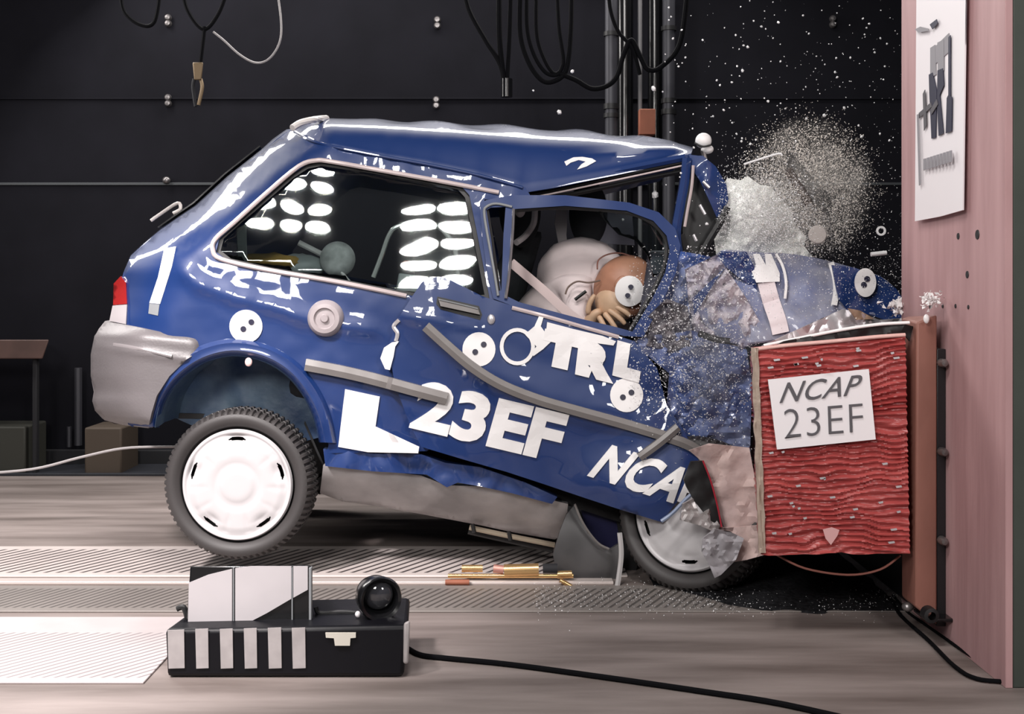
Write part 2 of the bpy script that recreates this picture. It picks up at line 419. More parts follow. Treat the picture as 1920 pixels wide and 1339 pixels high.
# ------------------------------------------------------------------ barrier
XB = 925/713.0
yn, yf = F*XB/925-CAMD, F*XB/730-CAMD
props_b = empty('barrier_block', (XB, (yn+yf)/2, 0), label='tall concrete crash barrier faced with pink stained plywood at right', cat='crash barrier')
box('concrete_body', (XB+.02, yn, 0), (XB+1.6, yf, 4.2), GREEN, parent=props_b, bev=.004, label='grey green concrete side')
box('plywood_facing', (XB, yn-.001, 0), (XB+.02, yf, 4.2), PLY, parent=props_b, bev=.002, label='pink stained plywood')
def wp(px, py, x=XB):        # a point on the barrier's face (plane x = XB)
    Y = F*x/(px-960)-CAMD; s = F/(Y+CAMD); return Vector((x, Y, H-(py-HY)/s))
RX = Matrix.Rotation(math.radians(90), 3, 'Z')       # lathe axis Y -> -X ... X
for px, py, r in ((1797, 443, .009), (1833, 440, .013), (1814, 515, .010), (1744, 575, .006), (1768, 574, .006), (1792, 574, .006), (1816, 576, .006)):
    c = wp(px, py)
    lathe('bolt_hole', [(0, -.002), (r, -.002), (r*1.15, .002)], c, BLACK, parent=props_b, rotm=RX.transposed(), seg=14)
# hanging sign sheet
sg = empty('sign_sheet', wp(1775, 410), label='white sheet with tall dark TRL letters hung on the pink barrier face', cat='sign')
def onface(px, py, off): 
    p = wp(px, py); return p-Vector((off, 0, 0))
def facepoly(name, poly, off, t, m, parent, **kw):
    V, fs = tri(poly, (), 30); pts = [onface(v.x, v.y, off) for v in V]
    vs, ff = thick(pts, fs, (t, 0, 0)); return mk(name, vs, ff, m, parent, False, **kw)
facepoly('sheet', [(1729, -30), (1823, -40), (1817, 394), (1774, 406), (1726, 415)], .018, .004, PAPER, sg)
# letters in face coordinates: u = 0..1 across (far to near), v down
_lo = [.020]
def fl(poly, name='letter', m=INKD):
    _lo[0] += .0006; facepoly(name, poly, _lo[0], .002, m, sg)
def sq(px0, px1, ytop0, ytop1, h0, h1): return [(px0, ytop0), (px1, ytop1), (px1, ytop1+h1), (px0, ytop0+h0)]
G = INKG
fl([(1757, 96), (1792, 62), (1794, 96), (1757, 128)], 'letter_stroke', INKL)
for poly, m in (([(1757, 90), (1766, 84), (1768, 140), (1757, 146)], INKL), ([(1771, 80), (1783, 74), (1783, 132), (1772, 138)], INKL),
                ([(1755, 140), (1762, 136), (1770, 170), (1768, 258), (1760, 260), (1756, 175)], INKD),
                ([(1772, 132), (1782, 128), (1784, 160), (1776, 178), (1783, 250), (1774, 255), (1771, 190)], INKD),
                ([(1793, 70), (1797, 66), (1797, 180), (1800, 182), (1799, 246), (1788, 250), (1790, 184), (1793, 178)], INKD),
                ([(1737, 212), (1760, 192), (1762, 200), (1737, 222)], INKG), ([(1745, 176), (1749, 168), (1752, 235), (1747, 245)], INKG),
                ([(1760, 205), (1772, 186), (1774, 196), (1762, 215)], INKG),
                ([(1759, 46), (1772, 36), (1774, 44), (1764, 55)], INKD), ([(1731, 55), (1741, 50), (1757, 54), (1757, 58), (1738, 61)], INKL)):
    fl(poly, 'letter_stroke', m)
fl([(1735, 215), (1738, 214), (1742, 346), (1739, 348)], 'border_line', INKL)
for i in range(9):
    x = 1748+i*6.6; fl([(x, 298-i*1.9), (x+4.6, 297-i*1.9), (x+4.6, 318-i*1.9), (x, 320-i*1.9)], 'small_letter', INKL)
# mounting plate between the red block and the wall
mp = empty('mounting_plate', (XB-.05, -.2, 0), label='brown plywood mounting plate bolted upright between red block and barrier', cat='mounting plate')
z0 = .10; zt = H-(598-HY)/628
xa = (1716-960)*(F/628)/F; xb_ = (1757-960)/628
hexa('plate', [Vector(p) for p in ((xa, -.67, .10), (xb_, -.67, .045), (xa, -.55, .10), (xb_, -.4, .045), (xa+.004, -.67, zt-.01), (xb_, -.67, zt+.012), (xa, -.55, zt), (xb_, -.4, zt))], BROWN, parent=mp)
box('channel', (xb_+.001, -.665, .04), (XB-.001, .3, zt-.09), mat('black_channel', (.012, .012, .014), .4), parent=mp, bev=.002, label='black steel channel')
for py in (681, 848, 1015):
    c = P(1769, py, -.69)
    lathe('bolt', [(0, -.015), (.009, -.013), (.013, -.004), (.013, .02)], c, STEEL, parent=mp, seg=10)
    tube('bolt_stem', [c+Vector((-.012, .0, 0)), c+Vector((.004, .0, 0))], .004, STEEL, parent=mp, raw=True)
# plate foot hardware on the floor
ft = empty('floor_anchor', P(1755, 1160, -.75), label='small black anchor block on floor at the foot of mounting plate', cat='anchor')
box('block', P(1738, 1168, -.72), P(1765, 1140, -.60), BLACKG, parent=ft, bev=.004)
lathe('clamp_ring', [(0.012, -.02), (.022, -.018), (.022, .018), (.012, .02)], P(1743, 1152, -.74), BLACK, parent=ft, seg=16)
an = blob('anchor_ball', P(1702, 1138, -.6), (.018, .018, .014), STEEL, nu=14, nv=10); props(an, 'small steel ball joint lying on floor left of black anchor', 'fitting')
# red deformable block
rb = empty('crushable_block', (1.0, -.3, .2), label='red ribbed crushable barrier block mounted on the brown plate', cat='crash block')
Yb = -.67
fc = {0: P(1428, 1040, Yb), 1: P(1706, 1038, Yb), 4: P(1412, 650, Yb), 5: P(1697, 626, Yb)}
bk = {2: Vector((.93, .33, fc[0].z)), 3: Vector((fc[1].x, .33, fc[1].z)), 6: Vector((.92, .33, fc[4].z-.07)), 7: Vector((fc[5].x, .33, fc[5].z-.09))}
cs = [fc[0], fc[1], bk[2], bk[3], fc[4], fc[5], bk[6], bk[7]]
def rdisp(p, u, v, w_):
    q = w_*34+1.4*noise.noise(Vector((u*2.2, v*2, w_*5)))+.5*noise.noise(Vector((u*7, v*5, w_*12)))
    a = .0055*math.sin(q*2*math.pi)*(.5+.9*abs(noise.noise(Vector((u*3, 3, w_*8)))))+.006*noise.noise(Vector((u*3, v*2, w_*3)))
    e = min(u, 1-u)*12
    n = Vector((0, 0, 0))
    if v < .001: n += Vector((0, -a*1.3, 0))
    if u < .001: n += Vector((-a*1.2+.012*noise.noise(Vector((v*4, 1, w_*6))), 0, 0))
    if w_ > .999: n += Vector((0, 0, .006*noise.noise(Vector((u*6, v*6, 2)))))
    if w_ < .001: n += Vector((0, 0, .008*noise.noise(Vector((u*5, v*5, 7)))))
    return p+n
hexa('cladding', cs, RED, parent=rb, bev=0, disp=rdisp, nx=46, ny=20, nz=190)
def strip(name, pts, wd, Y, t, m, parent, **kw):     # flat strip following pixel points
    c = cr([(a, b, 0) for a, b in pts], 8); rows = []
    for i, p in enumerate(c):
        q = c[min(len(c)-1, i+1)]-c[max(0, i-1)]; n = Vector((-q.y, q.x, 0)).normalized()*wd/2
        y = Y(p.x, p.y) if callable(Y) else Y
        rows.append([P(p.x-n.x, p.y-n.y, y), P(p.x, p.y, y-t*.35), P(p.x+n.x, p.y+n.y, y)])
    return sheet(name, rows, t, m, parent, **kw)
# torn foil skin at the block's front edge
rows = []
for i in range(40):
    w_ = i/39; r = []
    for j in range(6):
        v = j/5
        r.append(P(1409+14*w_+3*nz(w_*14, v*2, 4)+v*13, 652+w_*385+3*nz(w_*9, 1, 2), Yb-.012-.006*nz(w_*20, v*4, 3)))
    rows.append(r)
sheet('torn_skin', rows, .006, TAN, parent=rb, label='torn tan foil front edge')
patch('bare_patch', [(1543, 993), (1560, 989), (1574, 994), (1570, 1005), (1558, 1022), (1548, 1010)], Yb-.010, mat('pink_scuff', (.6, .33, .33), .6), rb, label='pale scuff')
random.seed(3)
for k in range(34):
    x = random.uniform(1430, 1690); y = random.choice([random.uniform(650, 690), random.uniform(840, 1030)]); l = random.uniform(4, 12)
    if 1440 < x < 1645 and 690 < y < 845: continue
    patch('tear', [(x, y), (x+l, y-1.5), (x+l*1.1, y+2), (x+2, y+3.5)], Yb-.011, FOIL, rb)
tube('top_edge_cord', [P(x, y, Yb-.004) for x, y in ((1414, 655), (1480, 647), (1560, 640), (1640, 632), (1697, 628))], .006, mat('pink_edge', (.7, .42, .38), .4, bump=.5), parent=rb)
# paper sign on the block
ps = empty('paper_sign', P(1540, 770, Yb-.02), label='white paper sign reading NCAP 23EF stuck on the red block', cat='sign')
patch('sheet', [(1440, 712), (1629, 692), (1642, 824), (1457, 843)], Yb-.012, PAPER, ps, off=.006)
fs_ = lambda x, y: Yb-.018
decal('letter_line', 'NCAP', (1462, 756), (150, -16), (6, -38), fs_, INKG, ps, bold=.0, shear=.25, spacing=1.05, cut=400)
decal('letter_line', '23EF', (1472, 822), (147, -12), (-2, -54), fs_, INKG, ps, bold=-.018, spacing=1.05, cut=400)
# cord under the block and foil sliver
tube('hanging_cord', [P(1455, 1040, -.6), P(1510, 1066, -.62), P(1590, 1078, -.62), P(1650, 1068, -.62), P(1688, 1042, -.6)], .0035, CABLER, parent=rb)
# white sheet end seen on wall edge at the bonnet: torn honeycomb foil
# ------------------------------------------------------------------ cables on floor (right)
def floorpts(l, z=.008): return [Vector((((x-960)/((y-HY)/H)), fy(y), z)) for x, y in l]
props(tube('floor_cable', floorpts([(1668, 1125), (1690, 1160), (1740, 1205), (1790, 1255), (1830, 1278), (1882, 1284)]), .006, CABLE),
      'black cable curving along the floor by the barrier foot, outer one', 'cable')
props(tube('floor_cable', floorpts([(1674, 1120), (1700, 1150), (1730, 1172), (1770, 1200), (1830, 1243), (1880, 1282)], .007), .0045, CABLE),
      'thin black cable hugging the bottom edge of the barrier, inner one', 'cable')
props(tube('camera_cable', floorpts([(766, 1222), (790, 1234), (840, 1240), (960, 1252), (1150, 1278), (1320, 1303), (1470, 1327), (1700, 1380)]), .0075, CABLE),
      'black cable running from the camera case across the floor to the right', 'cable')
props(tube('slack_wire', [P(-60, 890, .9), P(60, 880, .9), P(150, 858, .9), P(230, 841, .9), P(310, 838, .9), P(420, 838, .8)], .006, CABLEG),
      'pale grey wire held taut behind the rear wheel at left', 'wire')
# ------------------------------------------------------------------ background objects
b = empty('wooden_bench', P(30, 700, 2.55), label='dim brown bench against the wall at far left', cat='bench')
hexa('bench_top', [P(-120, 673, 2.35), P(80, 673, 2.35), P(-120, 668, 2.7), P(76, 668, 2.7), P(-120, 637, 2.35), P(92, 637, 2.35), P(-120, 640, 2.7), P(88, 640, 2.7)], mat('dim_wood', (.11, .06, .05), .6, var=.4), parent=b)
for px in (-90, 60):
    box('leg', (P(px, 0, 2.4).x, 2.4, .0), (P(px+9, 0, 2.4).x, 2.44, P(0, 672, 2.4).z), DARK, parent=b)
props(box('storage_box', (P(0, 0, 2.5).x-.2, 2.4, .0), (P(48, 0, 2.4).x, 2.7, P(0, 800, 2.4).z), mat('drab_box', (.035, .035, .028), .7), bev=.01), 'dim drab box on the floor under the brown bench', 'box')
props(box('storage_box', (P(158, 0, 2.4).x, 2.4, .0), (P(228, 0, 2.4).x, 2.7, P(0, 802, 2.4).z), mat('brown_box', (.075, .055, .04), .7), bev=.01), 'dim brown box on the floor below the rear bumper', 'box')
props(tube('wall_pipe', [P(147, 690, 2.7), P(147, 835, 2.7)], .022, POLE, n=2), 'dim upright pipe on the wall left of the rear bumper', 'pipe')
props(tube('wall_pipe', [P(130, 800, 2.7), P(130, 838, 2.7)], .014, POLE, n=2), 'short dim pipe stub beside the upright wall pipe', 'pipe')
# support columns behind the roof
def pole(px, y0, y1, r, lab, m=POLE, Y=2.3, bands=()):
    e = empty('steel_column', P(px, y1, Y), label=lab, cat='column')
    tube('shaft', [P(px, y0, Y), P(px, y1, Y)], r, m, parent=e, n=2, seg=16)
    for by, h in bands:
        tube('collar', [P(px, by, Y), P(px, by+h, Y)], r*1.25, BLACK, parent=e, n=2, seg=16)
pole(1146, -60, 900, .034, 'grey steel column with black collars, leftmost of the group behind roof', bands=((195, 10), (213, 8), (60, 8)))
pole(1200, -60, 900, .012, 'thin grey pipe between the two banded steel columns', mat('thin_pipe', (.17, .165, .17), .4))
pole(1254, -60, 900, .034, 'grey steel column with black collars, right of the orange block', bands=((185, 9), (205, 10), (50, 8)))
pole(1228, -60, 900, .040, 'broad black steel upright beside the right banded column', BLACKG, 2.36)
pole(1172, -60, 900, .045, 'broad black steel upright beside the left banded column', BLACKG, 2.40)
props(box('orange_bracket', P(1199, 252, 2.2), P(1226, 208, 2.28), RUST, bev=.004), 'rusty orange block fixed between columns above the roof', 'bracket')
# hanging cables
def hang(name, pts, r, lab, m=CABLE, Y=1.9, group=None):
    props(tube(name, [P(x, y, Y) for x, y in pts], r, m, n=7), lab, 'cable', group)
hang('hanging_cable', [(868, -30), (880, 20), (910, 75), (938, 122), (948, 175)], .012, 'black cable slanting down to the connector, left of the hanging loops')
hang('hanging_cable', [(936, -30), (936, 60), (942, 130), (950, 172)], .014, 'straight black cable dropping to the connector')
hang('hanging_cable', [(958, -30), (955, 70), (952, 130), (950, 172)], .011, 'second straight black cable dropping to the connector')
props(tube('cable_connector', [P(950, 148, 1.9), P(950, 182, 1.9)], .030, BLACKG, n=2, seg=12), 'black plug connector hanging where the cables meet', 'connector')
hang('hanging_cable', [(976, -30), (975, 60), (990, 115), (1015, 150), (1040, 152), (1062, 130), (1070, 60), (1072, -30)], .012, 'largest U shaped black cable loop hanging above the roof')
hang('hanging_cable', [(988, -30), (988, 50), (1000, 100), (1022, 135), (1045, 140), (1056, 120)], .010, 'black cable loop nested inside the largest loop')
hang('hanging_cable', [(1006, -30), (1006, 60), (1020, 110), (1040, 138), (1056, 118), (1048, 50), (1044, -30)], .010, 'innermost tight black cable loop above the roof')
hang('hanging_cable', [(1050, 138), (1080, 150), (1110, 166), (1140, 160), (1158, 140), (1170, 100), (1184, 75), (1200, 105), (1215, 130), (1240, 125), (1275, 80), (1290, -30)], .013, 'long black cable draped from the loops across the steel columns')
hang('hanging_cable', [(1140, -30), (1145, 20), (1160, 60), (1185, 90), (1200, 140)], .010, 'black cable winding down between the steel columns')
hang('hanging_cable', [(225, -30), (232, 20), (262, 46), (290, 40), (302, -30)], .010, 'faint black cable loop at the top left')
hang('hanging_cable', [(340, -30), (352, 20), (382, 55), (410, 25), (430, -30)], .010, 'faint black cable loop above the hanging clamp')
hang('white_wire', [(400, 60), (420, 76), (450, 103), (480, 118), (505, 110), (524, 80), (527, 40), (518, -30)], .006, 'thin pale wire hanging in a loop right of the clamp', CABLEG)
hang('hanging_cable', [(384, 50), (380, 85), (376, 118)], .010, 'short black cable from which the clamp hangs')
hc = empty('hanging_clamp', P(370, 120, 1.88), label='tarnished brass clamp hanging from a cable at top left', cat='clamp')
OB = mat('tarnished_brass', (.16, .11, .06), .5, .4)
hexa('clamp_body', [P(364, 150, 1.88), P(378, 150, 1.88), P(364, 150, 1.93), P(378, 150, 1.93), P(361, 117, 1.88), P(381, 117, 1.88), P(361, 117, 1.93), P(381, 117, 1.93)], OB, parent=hc)
tube('jaw', [P(376, 148, 1.9), P(379, 165, 1.9), P(372, 197, 1.9)], .010, OB, parent=hc)
tube('jaw', [P(364, 148, 1.9), P(362, 165, 1.9), P(367, 200, 1.9)], .010, DARK, parent=hc)
# ------------------------------------------------------------------ equipment case
ec = empty('camera_case', (-.88, -.95, 0), label='black camera case with white tape stripes on the floor in front', cat='equipment case')
Yc = -1.01
def cx_(px, Y=Yc): return P(px, 0, Y).x
def cz_(py, Y=Yc): return P(0, py, Y).z
ztop = cz_(1181)
hexa('case_body', [Vector(p) for p in ((cx_(312), Yc, 0.002), (cx_(757), Yc, .002), (cx_(330), -.72, .002), (cx_(745), -.72, .002), (cx_(308), Yc, ztop), (cx_(765), Yc, ztop+.012), (cx_(330), -.72, ztop), (cx_(752), -.72, ztop+.012))], mat('case_black', (.003, .003, .005), .45, bump=.1, spec=.25), parent=ec, bev=.012)
TAPE = mat('grey_white_tape', (.38, .35, .35), .5, var=.2, vscale=20)
for a, b2, top in ((314, 345, 1182), (366, 390, 1180), (412, 436, 1180), (457, 481, 1179), (502, 527, 1178), (547, 572, 1178)):
    panel('tape_stripe', [(a, top), (b2, top-1), (b2+1, 1253), (a+2, 1254)], Yc-.004, .003, TAPE, ec, g=30)
# upright striped marker board on the case
mb = empty('marker_board', P(465, 1178, -.9), label='upright black and white marker board standing on the camera case', cat='marker board')
hexa('board', [P(349, 1182, -.93), P(584, 1182, -.93), P(349, 1182, -.74), P(584, 1182, -.74), P(357, 1062, -.93), P(583, 1060, -.93), P(357, 1066, -.74), P(583, 1066, -.74)], BLACKG, parent=mb, bev=.004)
PWH = mat('board_white', (.48, .45, .465), .45, var=.08)
for poly in ([(354, 1093), (390, 1078), (435, 1067), (435, 1180), (352, 1180)], [(441, 1066), (470, 1062), (546, 1062), (546, 1123), (500, 1150), (448, 1177), (441, 1180)], [(550, 1062), (577, 1062), (577, 1106), (550, 1121)]):
    panel('white_area', poly, -.936, .003, PWH, mb, g=30, label='white painted area')
for x0 in (438, 548):
    tube('seam_rod', [P(x0, 1064, -.935), P(x0, 1180, -.935)], .0022, GREYP, parent=mb, n=2)
box('edge_angle', P(579, 1178, -.94), P(586, 1062, -.92), GREYP, parent=mb, bev=.001)
tube('side_bracket', [P(332, 1142, -.9), P(345, 1140, -.9), P(350, 1170, -.9), P(320, 1182, -.9)], .008, BLACK, parent=mb)
# lamp head on the case
lh = empty('flash_head', P(705, 1180, -.85), label='round black flash lamp head standing on the right of camera case', cat='lamp')
lathe('reflector', [(0, .05), (.045, .05), (.055, .02), (.062, -.035), (.058, -.045), (.050, -.04), (.03, .01), (0, .025)], P(706, 1118, -.9), BLACKG, parent=lh, rotm=Matrix.Rotation(math.radians(24), 3, 'Z'), seg=40)
blob('lens', P(708, 1114, -.91), (.043, .028, .043), mat('dark_lens', (.03, .03, .035), .08, coat=1), parent=lh)
hexa('yoke', [P(672, 1182, -.9), P(742, 1182, -.9), P(672, 1182, -.82), P(742, 1182, -.82), P(686, 1140, -.9), P(730, 1140, -.9), P(686, 1140, -.82), P(730, 1140, -.82)], BLACK, parent=lh)
tube('arm', [P(592, 1138, -.88), P(600, 1150, -.88), P(640, 1148, -.88), P(672, 1150, -.88)], .007, BLACK, parent=lh)
blob('knob', P(671, 1152, -.93), (.008, .006, .009), PAPER, parent=lh, nu=12, nv=8)
# loose kit on the case lid
tk = empty('compact_camera', P(640, 1178, -.9), label='small dark camera body lying on the case beside lamp head', cat='camera')
hexa('body', [P(594, 1182, -.93), P(672, 1182, -.93), P(594, 1182, -.82), P(672, 1182, -.82), P(604, 1160, -.93), P(665, 1162, -.93), P(604, 1160, -.82), P(665, 1162, -.82)], mat('dark_grey_kit', (.05, .045, .05), .4), parent=tk)
box('top_plate', P(604, 1166, -.935), P(628, 1152, -.88), PAPER, parent=tk, bev=.003)
lb = panel('latch', [(610, 1187), (667, 1187), (667, 1196), (657, 1197), (656, 1211), (628, 1211), (626, 1197), (611, 1196)], Yc-.008, .006, mat('cream_latch', (.55, .52, .46), .5), ec, g=30)
hexa('end_cap', [P(756, 1245, Yc-.006), P(766, 1245, Yc-.004), P(756, 1245, Yc+.1), P(766, 1245, Yc+.1), P(757, 1168, Yc-.006), P(769, 1163, Yc-.004), P(757, 1168, Yc+.1), P(769, 1163, Yc+.1)], TAPE, parent=ec)
# brass fittings on the rail
bf = empty('tow_fitting', P(960, 1085, -.02), label='bright brass tow coupling lying on the rail under the car', cat='coupling')
def rod(nm, a, b2, r, m, Y=-.0): tube(nm, [P(a[0], a[1], Y), P(b2[0], b2[1], Y)], r, m, parent=bf, n=2, seg=14)
rod('sleeve', (866, 1066), (905, 1066), .013, BRASS); rod('sleeve', (945, 1070), (1010, 1068), .022, BRASS); rod('rod', (840, 1080), (1075, 1080), .008, BRASS)
rod('collar', (1018, 1066), (1045, 1066), .017, DARK); rod('end_nut', (1045, 1078), (1072, 1077), .014, BRASS); rod('collar', (925, 1066), (944, 1068), .015, mat('pink_brass', (.6, .3, .25), .4, .6)); rod('base', (835, 1092), (880, 1092), .010, RUST, -.03); rod('base', (1050, 1088), (1072, 1100), .008, BRASS, -.03)
# ================================================================== CAR
car = empty('crashed_car', (-.2, .75, 0), label='dark blue three door hatchback crumpling its front into the red block', cat='car')
SIL = [(222, 560), (240, 548), (258, 530), (275, 502), (330, 432), (385, 372), (430, 302), (480, 246), (505, 232), (540, 228), (600, 205), (700, 180), (800, 170), (1400, 170)]   # rear outline: y -> x
SHOULD = [(318, 455), (330, 500), (370, 530), (430, 553), (500, 572), (560, 592), (640, 608), (740, 628)]
HATCHL = [(590, 262), (520, 300), (440, 372), (372, 442), (335, 470)]
def D(x, y):
    b = 490+.185*(x-400)
    h = (b-y)/528; k = .035
    Y = .40*k*math.log(1+math.exp(max(-30, min(30, h/k))))
    q = max(0, (y-(b+150))/528); Y += .38*q*q
    e = x-interp(SIL, y)
    Y += .24*max(0, 1-e/130)**2.2
    d = segdist(x, y, SHOULD); Y += .016*math.exp(-(d/16)**2)*(1 if y > interp(SHOULD, x) else .8)*-1*sst(300, 360, x)*(1-sst(690, 740, x))
    d = segdist(x, y, HATCHL); Y += .012*math.exp(-(d/9)**2)
    d = segdist(x, y, [(352, 446), (400, 410), (465, 366)]); Y -= .010*math.exp(-(d/10)**2)
    # buckles in the quarter panel and roof rail
    Y += .004*nz(x, y, 1, 1/60)+.003*nz(x, y, 4, 1/28)
    if y < b-150 and x > 560: Y += .010*nz(x, y, 9, 1/35)
    return Y
WIN = [(405, 472), (411, 448), (450, 412), (500, 368), (545, 328), (575, 308), (600, 303), (700, 318), (800, 336), (866, 350), (880, 366), (895, 440), (918, 560), (850, 565), (760, 553), (640, 529), (500, 505), (425, 488)]
OUT = [(545, 242), (570, 252), (600, 266), (700, 288), (800, 305), (900, 327), (985, 351), (994, 366), (960, 372), (908, 374), (925, 450), (945, 580), (930, 620), (870, 640), (868, 800), (800, 846), (612, 850), (616, 835), (606, 788), (582, 735), (545, 693), (495, 664), (440, 655), (388, 663), (345, 690), (310, 730), (290, 790), (284, 802), (240, 796), (225, 700), (222, 640), (215, 600), (218, 560), (232, 510), (245, 480), (300, 432), (370, 385), (430, 331), (500, 277)]
V, fs = tri(OUT, [WIN], 11)
pts = [P(v.x, v.y, D(v.x, v.y)) for v in V]
vs, ff = thick(pts, fs, .02)
side = mk('body_side', vs, ff, BLUE, car, sharp=60)
WCAR = 1.50
far = [Vector((p.x, WCAR-p.y, p.z)) for p in pts]
vs, ff = thick(far, fs, (0, -.02, 0)); mk('far_body_side', vs, ff, BLUE, car, sharp=60)
def mir(p): return Vector((p.x, WCAR-p.y, p.z))
# quarter window: trim, seal, glass
tr = [(935, 361), (880, 350), (800, 335), (700, 317), (620, 303), (592, 301), (560, 312), (500, 362), (440, 416), (404, 448), (399, 468), (415, 486), (500, 506), (640, 530), (762, 555)]
trm = tube('window_trim', [P(x, y, D(x, y)-.006) for x, y in cr([(a, b, 0) for a, b in tr], 4) for x, y in [(x, y)]] if False else [P(p.x, p.y, D(p.x, p.y)-.006) for p in cr([(a, b, 0) for a, b in tr], 4)], .0085, TRIM, parent=car, raw=True, label='window rubber with painted pale shine')
ws = [((x-650)*.985+650, (y-440)*.975+440) for x, y in WIN]
seal = panel('window_seal', [((x-650)*1.01+650, (y-440)*1.015+440) for x, y in WIN], lambda x, y: D(x, y)+.012, .006, BLACK, car, holes=[[((x-650)*.965+650, (y-440)*.94+440) for x, y in WIN]], g=14)
gp = lambda x, y: .40*max(-.02, (490+.185*(x-400)-y)/528)+.022+.0004*nz(x, y, 3, 1/60)
panel('quarter_window', [((x-650)*1.0+650, (y-440)*1.0+440) for x, y in WIN], gp, .004, GLASS, car, g=20, sharp=80)
# hatch: from the near rear edge across to the far one
edge = [(545, 242), (520, 260), (500, 277), (465, 304), (430, 331), (400, 358), (370, 385), (335, 408), (300, 432), (270, 457), (245, 480), (232, 510), (222, 545), (216, 590), (222, 640), (228, 720), (240, 796)]
rows = []
for i, (x, y) in enumerate(edge):
    a = P(x, y, D(x, y)); b = mir(a); r = []
    for j in range(17):
        t = j/16; bul = 1-(2*t-1)**4
        r.append(a.lerp(b, t)+Vector((-.05*bul, 0, .01*bul)))
    rows.append(r)
gl = rows[3:11]
sheet('tailgate', rows, (.02, 0, -.01), BLUE, car)
gl2 = [[p+Vector((-.012, 0, .012)) for p in r[2:15]] for r in rows[2:9]]
sheet('rear_screen', gl2, (.004, 0, -.004), BLACKG, car)
# spoiler lip at the tailgate and wiper
wq = empty
tube('rear_wiper', [P(283, 414, .55), P(300, 402, .55), P(333, 381, .52), P(338, 392, .5), P(325, 400, .5)], .007, mat('wiper_silver', (.6, .55, .53), .4), parent=car, n=4)
tube('hatch_hinge', [P(548, 240, .26), P(565, 230, .30), P(590, 224, .36), P(612, 222, .5)], .013, mat('pale_gutter', (.7, .66, .64), .3), parent=car)
# roof
cols = [((548, 243), (552, 236)), ((575, 254), (580, 227)), ((600, 266), (612, 222)), ((650, 277), (660, 223)), ((700, 288), (705, 224)), ((750, 296), (755, 226)), ((800, 305), (805, 229)), ((850, 316), (855, 231)), ((900, 327), (905, 234)),
        ((950, 341), (955, 237)), ((985, 351), (1005, 240)), ((1040, 342), (1055, 244)), ((1100, 330), (1105, 247)), ((1160, 318), (1155, 252)), ((1220, 305), (1205, 258)), ((1270, 293), (1255, 265)), ((1296, 288), (1300, 277))]
cr_cols = []
for (g0, c0) in cols: cr_cols.append((g0[0], g0[1], c0[0], c0[1]))
fine = []
for a, b in zip(cr_cols, cr_cols[1:]):
    for k in range(4): fine.append(tuple(a[i]+(b[i]-a[i])*k/4 for i in range(4)))
fine.append(cr_cols[-1])
rows = []
for (gx, gy, cx, cy) in fine:
    y0 = D(gx, gy) if gx < 990 else interp([(990, D(985, 351)), (1300, .26)], gx)
    a = P(gx, gy, y0); c = P(cx, cy, .62); r = []
    m = c.lerp(a, .5)+Vector((0, -.06, .035))
    q1 = P(gx*.3+cx*.7, gy*.24+cy*.76, y0+.13)
    c2 = Vector((c.x, .95, c.z-.01)); f = mir(a)
    for k, p in enumerate(cr([a, q1, c, c2, f], 6)):
        bk = sst(600, 760, gx)
        p = p+Vector((0, 0, .006*bk*math.sin(p.x*22+p.y*3)+.008*bk*nz(p.x*7, p.y*5, 2))) if 8 < k < 22 else p
        s_ = F/(p.y+CAMD); qx, qy = 960+p.x*s_, HY+(H-p.z)*s_
        if 2 < k < 20: p = p+Vector((0, -.022*math.exp(-(segdist(qx, qy, [(1090, 312), (1160, 297), (1215, 283), (1290, 270)])/11)**2), 0))
        r.append(p)
    rows.append(r)
roof_ob = sheet('roof', rows, (0, 0, -.02), BLUE, car, sharp=50)
from mathutils.bvhtree import BVHTree
def surface_of(o, fallback):          # depth of a finished surface, to lay a marking on it
    t = BVHTree.FromPolygons([v.co for v in o.data.vertices], [tuple(p.vertices) for p in o.data.polygons])
    eye = Vector((0, -CAMD, H))
    def f(x, y):
        h = t.ray_cast(eye, (P(x, y, 0)-eye).normalized())[0]
        return h.y if h else fallback
    return f
roof_fn = surface_of(roof_ob, .28)
# gutter rail
tube('roof_gutter', [P(x, y+1, D(x, y)-.006) for x, y in ((552, 246), (600, 268), (700, 289), (800, 307), (900, 328), (980, 351))], .006, BLUE, parent=car)
# lifted cant rail above the door, chrome edge, A-pillar, torn roof corner
strip('cant_rail', [(975, 356), (1040, 347), (1120, 329), (1200, 312), (1285, 295)], 13, .235, .03, BLUE, car)
strip('rail_channel', [(985, 366), (1040, 356), (1120, 339), (1200, 322), (1285, 304)], 6, .24, .02, BLACK, car)
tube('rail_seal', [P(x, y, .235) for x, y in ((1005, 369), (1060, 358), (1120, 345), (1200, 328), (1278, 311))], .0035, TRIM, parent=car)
strip('rail_channel', [(985, 375), (1060, 366), (1130, 352), (1200, 337), (1276, 322)], 8, .25, .02, BLACK, car)
strip('a_pillar', [(1288, 296), (1284, 340), (1275, 390), (1268, 440), (1276, 490), (1292, 545)], 17, .22, .03, BLUE, car)
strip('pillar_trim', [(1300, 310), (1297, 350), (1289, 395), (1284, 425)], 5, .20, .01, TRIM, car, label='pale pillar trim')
strip('screen_seal', [(1364, 388), (1350, 418), (1325, 460), (1304, 500), (1290, 560)], 13, .22, .02, BLACK, car)
strip('screen_seal', [(1276, 440), (1290, 500), (1300, 560), (1305, 610)], 16, .24, .02, BLACK, car)
def flapD(x, y): return .20+.0009*abs(x-1325)+.012*ridged(x, y, 1, 1/40)
panel('torn_roof_corner', [(1292, 290), (1318, 292), (1342, 312), (1362, 345), (1366, 375), (1356, 398), (1344, 408), (1328, 372), (1312, 338), (1298, 318)], flapD, .015, BLUE, car, g=8)
